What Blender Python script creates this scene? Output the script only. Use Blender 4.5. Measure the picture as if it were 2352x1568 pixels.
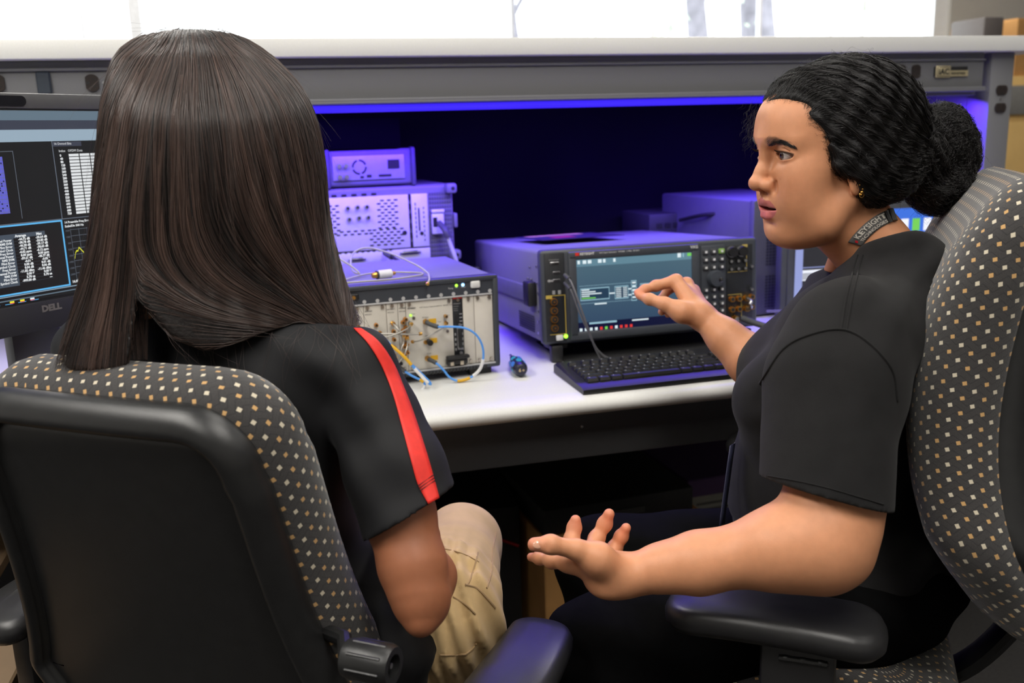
import bpy, bmesh, math, random
import numpy as np
from mathutils import Vector, Matrix, Euler

for _o in list(bpy.data.objects):
    bpy.data.objects.remove(_o)
S = bpy.context.scene
COL = S.collection
R = math.radians
random.seed(7)

# ------------------------------------------------------------------ camera
YAW, PITCH, ROLL, CAM_Z = R(14.5), R(12.6), R(1.75), 1.216
FW = Vector((math.sin(YAW) * math.cos(PITCH), math.cos(YAW) * math.cos(PITCH), -math.sin(PITCH)))
_r0 = Vector((math.cos(YAW), -math.sin(YAW), 0)); _u0 = _r0.cross(FW)
RIGHT = math.cos(ROLL) * _r0 - math.sin(ROLL) * _u0
UP = math.sin(ROLL) * _r0 + math.cos(ROLL) * _u0
cam_d = bpy.data.cameras.new('camera'); cam = bpy.data.objects.new('camera', cam_d); COL.objects.link(cam)
cam.matrix_world = Matrix(((RIGHT.x, UP.x, -FW.x, 0), (RIGHT.y, UP.y, -FW.y, 0), (RIGHT.z, UP.z, -FW.z, CAM_Z), (0, 0, 0, 1)))
cam_d.sensor_width = 36.0; cam_d.lens = 2110.0 / 2352.0 * 36.0
cam_d.clip_start = 0.05; cam_d.clip_end = 200
cam_d.dof.use_dof = True; cam_d.dof.focus_distance = 1.24; cam_d.dof.aperture_fstop = 4.5; cam_d.dof.aperture_blades = 9
S.camera = cam

# ------------------------------------------------------------------ world, exposure
S.view_settings.view_transform = 'Standard'; S.view_settings.look = 'None'
S.view_settings.exposure = 0.0; S.view_settings.gamma = 1.0; S.view_settings.use_curve_mapping = False
S.cycles.max_bounces = 6; S.cycles.diffuse_bounces = 3; S.cycles.glossy_bounces = 3
S.cycles.transmission_bounces = 4; S.cycles.transparent_max_bounces = 8
S.cycles.sample_clamp_indirect = 6.0; S.cycles.caustics_reflective = False; S.cycles.caustics_refractive = False
W = bpy.data.worlds.new('daylight'); S.world = W; W.use_nodes = True
_nt = W.node_tree; _bg = _nt.nodes['Background']
_bg.inputs['Color'].default_value = (0.93, 0.97, 1.0, 1); _bg.inputs['Strength'].default_value = 4.2

def area_light(name, loc, rot, sx, sy, power, color=(1, 1, 1), parent=None, spread=180):
    d = bpy.data.lights.new(name, 'AREA'); d.shape = 'RECTANGLE'; d.size = sx; d.size_y = sy
    d.energy = power; d.color = color; d.spread = R(spread)
    o = bpy.data.objects.new(name, d); COL.objects.link(o); o.location = loc; o.rotation_euler = rot
    if parent: o.parent = parent
    return o
# the fluorescent ceiling panels of the room (their housings are built with the ceiling below)
CEIL_Z = 2.75
PANELS = [(-1.1, -0.15, 20), (0.55, -0.2, 26), (-1.4, 1.0, 38), (0.6, 1.2, 8), (2.4, -0.7, 8), (2.4, 1.2, 6), (-0.6, 3.2, 30), (2.2, 3.4, 30)]
for _x, _y, _p in PANELS:
    area_light('ceiling_lamp', (_x, _y, CEIL_Z - 0.055), (0, 0, 0), 0.55, 1.15, _p, (1.0, 0.955, 0.89))

# ------------------------------------------------------------------ materials
def srgb(r, g, b):
    f = lambda c: (c / 255 / 12.92) if c <= 10.3 else ((c / 255 + 0.055) / 1.055) ** 2.4
    return (f(r), f(g), f(b))

def M(name, col, rough=0.5, metal=0.0, spec=0.5, noise=0.06, scale=60.0, bump=0.0, bscale=400.0, emit=None, es=1.0,
      coat=0.0, sss=0.0, sssr=(1, .35, .2), sheen=0.0, attr=None, alpha=None, aniso=0.0):
    m = bpy.data.materials.new(name); m.use_nodes = True
    nt = m.node_tree; b = nt.nodes['Principled BSDF']; L = nt.links.new
    b.inputs['Roughness'].default_value = rough; b.inputs['Metallic'].default_value = metal
    b.inputs['Specular IOR Level'].default_value = spec
    b.inputs['Coat Weight'].default_value = coat
    tc = nt.nodes.new('ShaderNodeTexCoord')
    n = nt.nodes.new('ShaderNodeTexNoise'); n.inputs['Scale'].default_value = scale; n.inputs['Detail'].default_value = 4
    L(tc.outputs['Object'], n.inputs['Vector'])
    hs = nt.nodes.new('ShaderNodeHueSaturation')
    mr = nt.nodes.new('ShaderNodeMapRange'); mr.inputs['From Min'].default_value = .25; mr.inputs['From Max'].default_value = .75
    mr.inputs['To Min'].default_value = 1 - noise; mr.inputs['To Max'].default_value = 1 + noise
    L(n.outputs['Fac'], mr.inputs['Value']); L(mr.outputs['Result'], hs.inputs['Value'])
    hs.inputs['Color'].default_value = (*col, 1)
    if attr:
        at = nt.nodes.new('ShaderNodeAttribute'); at.attribute_name = attr; L(at.outputs['Color'], hs.inputs['Color'])
    L(hs.outputs['Color'], b.inputs['Base Color'])
    if bump:
        n2 = nt.nodes.new('ShaderNodeTexNoise'); n2.inputs['Scale'].default_value = bscale; n2.inputs['Detail'].default_value = 3
        L(tc.outputs['Object'], n2.inputs['Vector'])
        bp = nt.nodes.new('ShaderNodeBump'); bp.inputs['Strength'].default_value = bump; bp.inputs['Distance'].default_value = 0.002
        L(n2.outputs['Fac'], bp.inputs['Height']); L(bp.outputs['Normal'], b.inputs['Normal'])
    if emit:
        b.inputs['Emission Color'].default_value = (*emit, 1); b.inputs['Emission Strength'].default_value = es
    if sss:
        b.inputs['Subsurface Weight'].default_value = sss; b.inputs['Subsurface Radius'].default_value = sssr
        b.inputs['Subsurface Scale'].default_value = 0.008
    if sheen:
        b.inputs['Sheen Weight'].default_value = sheen; b.inputs['Sheen Roughness'].default_value = .5
    return m

def EM(name, col, es=1.0):
    """a lit display colour: emission with a glassy surface"""
    return M(name, (0.004, 0.004, 0.005), 0.18, noise=0.02, emit=col, es=es)

MT = {}
def mt(key, *a, **k):
    if key not in MT: MT[key] = M(key, *a, **k)
    return MT[key]
black_plastic = mt('black plastic', (0.012, 0.012, 0.013), 0.42, bump=.15, bscale=900)
dark_grey = mt('dark grey paint', (0.045, 0.048, 0.055), 0.45)
white_ink = mt('white ink', (0.75, 0.75, 0.75), 0.5)
grey_ink = mt('grey ink', (0.3, 0.3, 0.3), 0.5)
black_ink = mt('black ink', (0.015, 0.015, 0.015), 0.5)
gold = mt('gold plating', (0.75, 0.42, 0.1), 0.28, 1.0)
steel = mt('bright steel', (0.6, 0.6, 0.62), 0.3, 1.0)

# ------------------------------------------------------------------ mesh helpers
def link(name, me, mats=(), parent=None):
    o = bpy.data.objects.new(name, me); COL.objects.link(o)
    for m in (mats if isinstance(mats, (list, tuple)) else [mats]): me.materials.append(m)
    if parent: o.parent = parent
    return o

def tag(o, label=None, cat=None, group=None, kind=None):
    if label: o['label'] = label
    if cat: o['category'] = cat
    if group: o['group'] = group
    if kind: o['kind'] = kind
    return o

def empty(name, loc=(0, 0, 0), rot=(0, 0, 0), label=None, cat=None, group=None):
    o = bpy.data.objects.new(name, None); COL.objects.link(o); o.location = loc; o.rotation_euler = rot
    o.empty_display_size = .02
    return tag(o, label, cat, group)

def copy_tree(o, parent=None):
    c = o.copy(); COL.objects.link(c); c.parent = parent
    for ch in list(o.children): copy_tree(ch, c)
    return c

I4 = Matrix.Identity(4)
def TR(x=0, y=0, z=0, rx=0, ry=0, rz=0):
    return Matrix.Translation((x, y, z)) @ Euler((rx, ry, rz)).to_matrix().to_4x4()

def align(p0, p1):
    d = Vector(p1) - Vector(p0)
    return Matrix.Translation((Vector(p0) + Vector(p1)) / 2) @ d.to_track_quat('Z', 'Y').to_matrix().to_4x4(), d.length

def smooth_path(pts, n=8):
    """Catmull-Rom through the points"""
    P = [Vector(p) for p in pts]
    P = [2 * P[0] - P[1]] + P + [2 * P[-1] - P[-2]]
    out = []
    for i in range(1, len(P) - 2):
        for k in range(n):
            t = k / n
            a, b, c, d = P[i - 1], P[i], P[i + 1], P[i + 2]
            out.append(0.5 * ((2 * b) + (c - a) * t + (2 * a - 5 * b + 4 * c - d) * t * t + (3 * b - a - 3 * c + d) * t ** 3))
    out.append(P[-2])
    return out

class MB:
    def __init__(s): s.bm = bmesh.new()
    def _mi(s, verts, mi):
        if mi:
            fs = set(f for v in verts for f in v.link_faces)
            for f in fs: f.material_index = mi
    def box(s, cx, cy, cz, sx, sy, sz, bev=0, seg=2, T=I4, mi=0):
        r = bmesh.ops.create_cube(s.bm, size=1, matrix=T @ Matrix.Translation((cx, cy, cz)) @ Matrix.Diagonal((sx, sy, sz, 1)))
        vs = r['verts']; s._mi(vs, mi)
        if bev:
            es = list({e for v in vs for e in v.link_edges})
            g = bmesh.ops.bevel(s.bm, geom=es, offset=min(bev, .49 * min(sx, sy, sz)), segments=seg, affect='EDGES', profile=.5, clamp_overlap=True)
            for f in g['faces']: f.material_index = mi
        return s
    def box2(s, x0, x1, y0, y1, z0, z1, bev=0, seg=2, T=I4, mi=0):
        return s.box((x0 + x1) / 2, (y0 + y1) / 2, (z0 + z1) / 2, abs(x1 - x0), abs(y1 - y0), abs(z1 - z0), bev, seg, T, mi)
    def cyl(s, p0, p1, r0, r1=None, n=20, mi=0, T=I4):
        A, l = align(p0, p1)
        r = bmesh.ops.create_cone(s.bm, cap_ends=True, segments=n, radius1=r0, radius2=r0 if r1 is None else r1, depth=l, matrix=T @ A)
        s._mi(r['verts'], mi); return s
    def ball(s, c, r, sc=(1, 1, 1), n=16, mi=0, T=I4):
        q = bmesh.ops.create_uvsphere(s.bm, u_segments=n, v_segments=max(6, n // 2), radius=r, matrix=T @ Matrix.Translation(c) @ Matrix.Diagonal((*sc, 1)))
        s._mi(q['verts'], mi); return s
    def tube(s, pts, r, n=8, mi=0, T=I4, cap=True, flat=1.0):
        P = [T @ Vector(p) for p in pts]; rings = []
        up = Vector((0, 0, 1))
        for i, p in enumerate(P):
            t = (P[min(i + 1, len(P) - 1)] - P[max(i - 1, 0)]).normalized()
            a = up - up.dot(t) * t
            if a.length < 1e-4: a = Vector((1, 0, 0)) - t.x * t
            a.normalize(); b = t.cross(a); up = a
            rr = r(i / max(1, len(P) - 1)) if callable(r) else r
            rings.append([s.bm.verts.new(p + (a * math.cos(2 * math.pi * k / n) * flat + b * math.sin(2 * math.pi * k / n)) * rr) for k in range(n)])
        for i in range(len(rings) - 1):
            for k in range(n):
                f = s.bm.faces.new((rings[i][k], rings[i][(k + 1) % n], rings[i + 1][(k + 1) % n], rings[i + 1][k])); f.material_index = mi
        if cap:
            for rg in (rings[0][::-1], rings[-1]):
                f = s.bm.faces.new(rg); f.material_index = mi
        return s
    def lathe(s, prof, n=24, T=I4, mi=0):
        rings = []
        for r, z in prof:
            rings.append([s.bm.verts.new(T @ Vector((max(r, 1e-5) * math.cos(2 * math.pi * k / n), max(r, 1e-5) * math.sin(2 * math.pi * k / n), z))) for k in range(n)])
        for i in range(len(rings) - 1):
            for k in range(n):
                f = s.bm.faces.new((rings[i][k], rings[i][(k + 1) % n], rings[i + 1][(k + 1) % n], rings[i + 1][k])); f.material_index = mi
        for rg in (rings[0][::-1], rings[-1]):
            f = s.bm.faces.new(rg); f.material_index = mi
        return s
    def prism(s, pts, h, T=I4, mi=0, bev=0):
        """2-D outline (x,y) extruded along +z by h"""
        a = [s.bm.verts.new(T @ Vector((x, y, 0))) for x, y in pts]; b = [s.bm.verts.new(T @ Vector((x, y, h))) for x, y in pts]
        n = len(pts); fs = [s.bm.faces.new(a[::-1]), s.bm.faces.new(b)]
        for i in range(n): fs.append(s.bm.faces.new((a[i], a[(i + 1) % n], b[(i + 1) % n], b[i])))
        for f in fs: f.material_index = mi
        return s
    def grid(s, rows, mi=0, closed=False):
        """rows of points -> quads"""
        V = [[s.bm.verts.new(p) for p in r] for r in rows]
        for i in range(len(V) - 1):
            m = len(V[i])
            for k in range(m if closed else m - 1):
                f = s.bm.faces.new((V[i][k], V[i][(k + 1) % m], V[i + 1][(k + 1) % m], V[i + 1][k])); f.material_index = mi
        return V
    def quad(s, a, b, c, d, mi=0):
        f = s.bm.faces.new([s.bm.verts.new(Vector(p)) for p in (a, b, c, d)]); f.material_index = mi; return s
    def rect(s, x0, x1, z0, z1, y, mi=0, T=I4):
        """upright rectangle facing -y"""
        return s.quad(T @ Vector((x0, y, z0)), T @ Vector((x1, y, z0)), T @ Vector((x1, y, z1)), T @ Vector((x0, y, z1)), mi)
    def text(s, body, size, T=I4, mi=0, align_x='LEFT', extrude=0.0, bold=0.0, sx=1.0):
        c = bpy.data.curves.new('t', 'FONT'); c.body = body; c.size = size; c.align_x = align_x; c.extrude = extrude; c.resolution_u = 2
        c.offset = bold
        o = bpy.data.objects.new('t', c); me = bpy.data.meshes.new_from_object(o)
        me.transform(T @ Matrix.Diagonal((sx, 1, 1, 1)))
        k = len(s.bm.faces); s.bm.from_mesh(me); s.bm.faces.ensure_lookup_table()
        for i in range(k, len(s.bm.faces)): s.bm.faces[i].material_index = mi
        bpy.data.objects.remove(o); bpy.data.curves.remove(c); bpy.data.meshes.remove(me); return s
    def ftext(s, body, size, x, y, z, mi=0, align_x='LEFT', bold=0.0, T=I4, sx=1.0):
        """text standing upright, facing -y"""
        return s.text(body, size, T @ TR(x, y, z, R(90)), mi, align_x, 0, bold, sx)
    def build(s, name, mats, parent=None, smooth=True, angle=35, recalc=True):
        if recalc: bmesh.ops.recalc_face_normals(s.bm, faces=s.bm.faces)
        me = bpy.data.meshes.new(name); s.bm.to_mesh(me); s.bm.free()
        if smooth:
            me.polygons.foreach_set('use_smooth', [True] * len(me.polygons)); me.set_sharp_from_angle(angle=R(angle))
        return link(name, me, mats, parent)
# ================================================================== the room
floor_m = M('grey carpet', (0.028, 0.026, 0.025), 0.95, noise=.25, scale=120, bump=.5)
wall_m = M('white wall paint', (0.5, 0.48, 0.45), 0.8, noise=.03)
ceil_m = M('ceiling tile', (0.7, 0.7, 0.68), 0.9, noise=.08, scale=300, bump=.3)
alu = M('window aluminium', (0.86, 0.87, 0.9), 0.5, 0.0)
X0, X1, Y0, Y1 = -3.4, 5.4, -2.6, 4.6
b = MB(); b.box2(X0, X1, Y0, Y1 + .2, -.1, 0); tag(b.build('floor', floor_m), kind='structure')
b = MB(); b.box2(X0, X1, Y0, Y1 + .2, CEIL_Z, CEIL_Z + .1); tag(b.build('ceiling', ceil_m), kind='structure')
b = MB(); b.box2(X0 - .1, X0, Y0, Y1 + .2, 0, CEIL_Z); tag(b.build('wall_left', wall_m), kind='structure')
b = MB(); b.box2(X1, X1 + .1, Y0, Y1 + .2, 0, CEIL_Z); tag(b.build('wall_right', wall_m), kind='structure')
b = MB(); b.box2(X0, X1, Y0 - .1, Y0, 0, CEIL_Z); tag(b.build('wall_rear', wall_m), kind='structure')
b = MB(); b.box2(X0, X1, Y1, Y1 + .16, 0, 1.05); b.box2(X0, X1, Y1, Y1 + .16, 2.5, CEIL_Z); b.box2(X0, -3.2, Y1, Y1 + .16, 1.05, 2.5); b.box2(3.78, X1, Y1, Y1 + .16, 1.05, 2.5)
tag(b.build('wall_back', wall_m), kind='structure')
# windows: aluminium frames, thin glazing bars, clear panes
glass = bpy.data.materials.new('window glass'); glass.use_nodes = True
_n = glass.node_tree; _n.nodes.clear()
_o = _n.nodes.new('ShaderNodeOutputMaterial'); _t = _n.nodes.new('ShaderNodeBsdfTransparent'); _g = _n.nodes.new('ShaderNodeBsdfGlossy'); _mx = _n.nodes.new('ShaderNodeMixShader')
_g.inputs['Roughness'].default_value = .02; _mx.inputs[0].default_value = .06; _t.inputs['Color'].default_value = (.95, .97, .97, 1)
_n.links.new(_t.outputs[0], _mx.inputs[1]); _n.links.new(_g.outputs[0], _mx.inputs[2]); _n.links.new(_mx.outputs[0], _o.inputs[0])
WINS = [(-3.2, -0.5, [-2.3, -1.4, -0.73]), (-0.5, 3.78, [1.25, 2.0, 2.35, 2.62, 3.05, 3.25])]
for i, (a, c, bars) in enumerate(WINS):
    f = MB()
    for z in (1.05, 2.44): f.box2(a, c, Y1 + .02, Y1 + .1, z, z + .06)
    f.box2(a, a + .02, Y1 + .02, Y1 + .1, 1.05, 2.5); f.box2(c - (.09 if i else .03), c, Y1 + .02, Y1 + .1, 1.05, 2.5)
    w = tag(f.build('window_%d' % (i + 1), alu), kind='structure')
    for q in bars:
        g = MB(); g.box2(q - .006, q + .006, Y1 + .035, Y1 + .07, 1.11, 2.44); g.build('glazing_bar', alu, w)
    g = MB(); g.box2(a + .05, c - .05, Y1 + .05, Y1 + .056, 1.1, 2.45); g.build('pane', glass, w)
# pale trees beyond the glass, bleached by the daylight
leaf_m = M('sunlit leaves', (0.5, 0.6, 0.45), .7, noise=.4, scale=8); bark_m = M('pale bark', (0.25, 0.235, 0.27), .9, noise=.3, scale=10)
for k, (tx, ty, hh) in enumerate([(3.9, 8.0, .11), (4.62, 8.2, .19), (2.35, 8.6, .05)]):
    t = empty('tree', (tx, ty, 0), label=['slender pale tree trunk outside the window, middle one', 'thickest pale tree trunk outside the window', 'thin faint tree outside the window, farthest left'][k], cat='tree', group='trees outside the window')
    b = MB(); b.tube(smooth_path([(0, 0, 0), (.03, 0, 1.6), (-.04, 0, 2.6), (.1, .1, 4.2)]), lambda u: hh * (1.1 - .5 * u), 12); b.tube(smooth_path([(-.02, 0, 2.3), (.4, .1, 3.0), (.7, .2, 4)]), lambda u: hh * .5 * (1 - .6 * u), 8); b.build('trunk', bark_m, t)
    b = MB(); rr = random.Random(k)
    for j in range(260):
        c = Vector((rr.uniform(-1.6, 1.6), rr.uniform(-.8, .8), rr.choice([rr.uniform(3.2, 5), rr.uniform(3.2, 5), rr.uniform(1.9, 3.4)])))
        M3 = Matrix.Translation(c) @ Euler((rr.uniform(0, 3), rr.uniform(0, 3), rr.uniform(0, 3))).to_matrix().to_4x4(); s_ = rr.uniform(.03, .09)
        b.quad(*[M3 @ Vector(p) for p in ((-s_, 0, 0), (0, -s_ * .5, 0), (s_, 0, 0), (0, s_ * .5, 0))])
    b.build('foliage', leaf_m, t)
# ceiling panels: housing + diffuser (the light itself is made at the top of the script)
diff_m = EM('lit diffuser', (1, .96, .9), 2.2); house_m = M('lamp housing', (.8, .8, .8), .5)
for k, (x, y, p) in enumerate(PANELS):
    t = empty('ceiling_light', (x, y, CEIL_Z), label='flat fluorescent ceiling light panel', cat='light', group='ceiling light panels')
    b = MB(); b.box(0, 0, -.02, .64, 1.24, .04, .004); b.build('housing', house_m, t)
    b = MB(); b.box(0, 0, -.044, .6, 1.2, .008); b.build('diffuser', diff_m, t)

# ================================================================== the workbench
lam = M('grey laminate', srgb(226, 226, 222), .42, noise=.03, scale=300)
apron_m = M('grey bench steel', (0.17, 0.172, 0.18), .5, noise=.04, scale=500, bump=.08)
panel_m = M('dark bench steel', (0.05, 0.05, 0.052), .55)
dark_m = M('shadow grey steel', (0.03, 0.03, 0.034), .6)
brown = M('dark brown outlet plastic', (0.025, 0.018, 0.016), .35)
bench = empty('workbench', (0, 0, 0), label='long grey electronics workbench with raised shelf, dark outlets and bullnosed top', cat='workbench')
DZ = .76; DY = 1.478; BX0, BX1 = -1.6, 1.93
# worktop with a rounded front edge
b = MB(); prof = [(DY + .03 - .018 * math.sin(a) - .012 * max(0, math.sin(a)), DZ - .018 + .018 * math.cos(a)) for a in [math.pi * k / 10 for k in range(11)]]
prof += [(2.62, DZ - .036), (2.62, DZ)]
b.grid([[Vector((x, y, z)) for y, z in prof] for x in (BX0, BX1)], closed=True)
for x in (BX0, BX1): b.bm.faces.new([b.bm.verts.new((x, y, z)) for y, z in prof])
b.build('worktop', lam, bench, angle=50)
b = MB(); b.box2(BX0 + .03, BX1 - .03, 1.55, 1.575, .622, DZ - .036, .006); b.ball((.53, 1.549, .685), .003, mi=1); b.build('front_rail', [panel_m, steel], bench)
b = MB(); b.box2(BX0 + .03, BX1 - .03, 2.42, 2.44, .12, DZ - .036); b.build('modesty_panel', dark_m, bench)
for x in (BX0 + .05, BX1 - .09): 
    b = MB(); b.box2(x - .03, x + .03, 1.62, 1.68, .0, DZ - .036, .004); b.box2(x - .03, x + .03, 2.5, 2.56, .0, DZ - .036, .004); b.box2(x - .03, x + .03, 1.6, 2.58, .0, .05, .004); b.build('leg', panel_m, bench)
# raised shelf, apron with folded lips, posts
b = MB(); b.box2(BX0, 1.965, 2.0, 2.64, 1.386, 1.423, .003, 2); b.build('riser_shelf', lam, bench)
b = MB(); b.box2(BX0 + .05, 1.783, 2.034, 2.05, 1.302, 1.386, .003); b.box2(BX0 + .05, 1.783, 2.022, 2.04, 1.296, 1.303, .002); b.box2(BX0 + .05, 1.783, 2.027, 2.04, 1.366, 1.372, .002)
b.box2(BX0 + .05, 1.783, 2.022, 2.09, 1.292, 1.297, .001); b.build('outlet_rail', apron_m, bench)
for k, (a, c) in enumerate([(1.802, 1.872), (-1.6, -1.53)]):
    b = MB(); b.box2(a, c, 2.03, 2.11, DZ, 1.386, .004); b.build('post', apron_m, bench)
b = MB(); b.box2(1.802, 1.82, 2.11, 2.6, DZ, 1.386); b.box2(1.797, 1.802, 2.33, 2.34, DZ, 1.386); b.build('side_panel', apron_m, bench)
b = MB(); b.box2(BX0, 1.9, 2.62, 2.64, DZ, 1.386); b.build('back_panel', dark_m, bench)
def outlet(x, y, z, horiz=True, n=2, sp=.043):
    b = MB()
    for k in range(n):
        d = (k - (n - 1) / 2) * sp
        T = TR(x + (d if horiz else 0), y, z - (0 if horiz else d), R(90), 0, R(90) if horiz else 0)
        T = TR(x + (d if horiz else 0), y, z - (0 if horiz else d)) @ (Euler((0, R(90), 0)).to_matrix().to_4x4() if horiz else I4)
        pts = [(.0165 * math.cos(a), .0145 * max(-.82, min(.82, math.sin(a) * 1.08))) for a in [2 * math.pi * i / 28 for i in range(28)]]
        b.prism(pts, .004, T @ TR(0, 0, 0, R(90)))
        for (sx_, sz_, w, h) in [(-.0062, .003, .002, .007), (.0062, .003, .002, .0085), (0, -.0075, .0055, .005)]:
            b.box(sx_, -.0042, sz_, w, .001, h, T=T, mi=1)
    b.cyl((x, y - .001, z), (x, y - .0035, z), .003, n=10, mi=2)
    return b.build('power_outlet', [brown, black_ink, steel], bench)
outlet(-.2935, 2.034, 1.343); outlet(-.505, 2.034, 1.345); outlet(1.560, 2.034, 1.342); outlet(1.8375, 2.03, 1.271, horiz=False, sp=.044)
b = MB(); b.box(-.402, 2.031, 1.344, .026, .008, .043, .003, 1); b.build('rocker_switch', M('slate switch plastic', (.035, .045, .06), .4), bench)
plate = M('brass badge', (.72, .62, .38), .3, .7)
b = MB(); b.box(1.683, 2.032, 1.341, .098, .004, .023, .001, 1, mi=1); b.box(1.658, 2.029, 1.3405, .043, .004, .029, .004, 3); b.box(1.658, 2.0268, 1.3405, .037, .001, .023, .003, 2, mi=1); b.box(1.658, 2.0264, 1.3405, .035, .001, .021, .003, 2)
b.box(1.706, 2.0295, 1.336, .052, .002, .014, mi=0)
b.ftext('IAC', .019, 1.6425, 2.0255, 1.334, mi=1, bold=.0006); b.ftext('INDUSTRIES', .0085, 1.682, 2.028, 1.333, mi=1, bold=.0002, sx=.9); b.build('maker_badge', [plate, black_ink], bench)
# violet LED bar under the shelf, behind the apron lip
LEDC = (.10, .03, 1.0)
led = empty('led_light_bar', (.755, 2.075, 1.287), label='violet LED light bar fixed under the raised shelf lip', cat='light')
b = MB(); b.box(0, .0, .002, 2.07, .02, .012, .002); b.build('housing', apron_m, led)
b = MB(); b.box(-.1, -.012, -.004, 1.84, .012, .015, .003); b.build('diffuser', EM('violet diode', (.045, .02, 1.0), 1.1), led)
area_light('led_lamp', (0, -.006, -.0135), (R(12), 0, 0), 2.04, .012, 22, LEDC, led)
# black cloth hung behind
def curtain():
    b = MB(); rows = []
    for j in range(15):
        z = 1.37 - j * (1.37 - DZ - .003) / 14
        row = []
        for i in range(240):
            x = -1.45 + i * (1.78 + 1.45) / 239
            w = .035 * math.sin(x * 7 + j * .32) + .016 * math.sin(x * 13.5 - j * .28 + 1) + .007 * math.sin(x * 31 + j * .35)
            sag = .02 * math.sin(math.pi * ((x * 1.3) % 1)) * (1 - j / 14)
            row.append(Vector((x, 2.56 + w * (.35 + j / 20), z - sag)))
        rows.append(row)
    b.grid(rows); o = b.build('black_curtain', M('black cloth', (.0025, .0025, .0035), .8, spec=.12, bump=.2, bscale=1500), angle=180)
    return tag(o, 'black cloth curtain hung in folds behind the bench instruments', 'curtain')
curtain()
# beyond the right end of the bench
tan = M('tan wood veneer', srgb(214, 176, 110), .5, noise=.12, scale=6)
cab = empty('storage_cabinet', (3.42, 3.35, 0), label='tan wooden storage cabinet beyond the right bench post', cat='cabinet')
b = MB(); b.box2(-.62, .55, 0, .45, .05, 1.40, .004); b.build('body', tan, cab)
b = MB(); b.box2(-.56, .56, -.02, .0, 1.24, 1.36, .003); b.build('drawer', M('grey metal drawer', (.33, .32, .3), .4, .6), cab)
for sx_ in (-.275, .275):
    b = MB(); b.box(sx_, -.01, .65, .535, .02, 1.12, .004); d = b.build('door', tan, cab)
    b = MB(); b.ball((sx_ - .2, -.05, .93), .05, (1, .5, 1.3)); b.build('handle', black_plastic, d)
b = MB(); b.box2(-.56, .56, -.02, .46, 0, .05); b.build('plinth', dark_m, cab)
cardm = M('cardboard', srgb(190, 140, 82), .85, noise=.12, scale=12, bump=.1)
def carton(name, loc, rz, sx, sy, sz, label, open_top=False, mat=None, group=None):
    t = empty(name, loc, (0, 0, rz), label, 'box', group)
    b = MB(); b.box2(-sx / 2, sx / 2, 0, sy, 0, sz - .004, .003, 1); b.build('carton_body', mat or cardm, t)
    for s_ in (-1, 1):
        b = MB(); b.box2(-sx / 2 + .002, sx / 2 - .002, sy / 2 + (.001 if s_ > 0 else -sy / 2 + .002), sy - .002 if s_ > 0 else sy / 2 - .001, sz - .004, sz, .0008, 1); b.build('flap', mat or cardm, t)
    return t
carton('cardboard_box', (3.45, 3.4, 1.40), .1, .7, .36, .235, 'orange-brown cardboard box on top of the far tan cabinet')
b = MB(); b.box2(-.05, .05, 0, .2, 0, .24, .01); o = b.build('dark_canister', M('dark brown tin', (.1, .085, .08), .5)); o.location = (2.98, 3.36, 1.40)
tag(o, 'dark brown tin beside the cardboard box on the far cabinet', 'tin')
# ================================================================== instruments on the bench
case_m = M('grey enamel case', (.19, .19, .21), .45, noise=.03)
bezel_m = M('slate bezel', srgb(62, 66, 73), .42, noise=.04, bump=.1, bscale=900)
inset_m = M('black instrument inset', (.016, .018, .021), .45, bump=.1, bscale=900)
key_m = M('dark key rubber', (.05, .053, .058), .5)
off_white = M('off white module panel', srgb(214, 208, 196), .5, noise=.03)
ledg = EM('green indicator', (.35, 1, .05), 2.5); ledb = EM('blue indicator', (.25, .55, 1), 4.0)
white_pl = M('white button plastic', (.72, .72, .7), .4)
yellow = M('yellow label', srgb(222, 170, 30), .5)
orange_gold = M('copper gold shell', (.85, .42, .09), .35, 1.0)

# ---- signal generator -------------------------------------------------------------------------
G = empty('signal_generator', (.762, 1.752, .797), (R(-3.4), 0, R(.6)), 'wide grey bench instrument with a large lit touchscreen, tilted up on front feet', 'test instrument')
W_, H_, D_ = .487, .194, .60
b = MB(); b.box2(-W_ / 2 + .004, W_ / 2 - .004, .022, D_, .003, H_ - .003, .007, 3)
b.box2(-W_ / 2 + .02, W_ / 2 - .02, D_ - .01, D_ + .015, .02, H_ - .02, .004)
b.build('casing', case_m, G)
def frame_ring(b, x0, x1, z0, z1, y0, y1, t, bev=.006):
    b.box2(x0, x1, y0, y1, z1 - t, z1, bev, 2); b.box2(x0, x1, y0, y1, z0, z0 + t, bev, 2)
    b.box2(x0, x0 + t, y0, y1, z0 + t * .5, z1 - t * .5, bev * .6, 2); b.box2(x1 - t, x1, y0, y1, z0 + t * .5, z1 - t * .5, bev * .6, 2)
b = MB(); b.box2(-W_ / 2, W_ / 2, .0, .026, 0, H_, .008, 3); b.build('front_bezel', bezel_m, G)
fx = lambda u: -W_ / 2 + u * W_          # fractions of the front panel
fz = lambda v: H_ * (1 - v)
b = MB(); b.box2(fx(.015), fx(.105), -.002, .01, fz(.97), fz(.03), .003); b.build('side_panel', inset_m, G)
b = MB(); b.box2(fx(.845), fx(.975), -.002, .01, fz(.90), fz(.07), .003); b.build('connector_panel', inset_m, G)
b = MB(); frame_ring(b, fx(.12), fx(.715), fz(.97), fz(.035), -.005, .01, .017, .003); b.build('screen_surround', bezel_m, G)
b = MB(); b.box2(fx(.725), fx(.84), -.0025, .01, fz(.9), fz(.06), .003); b.build('keypad_panel', bezel_m, G)
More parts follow.
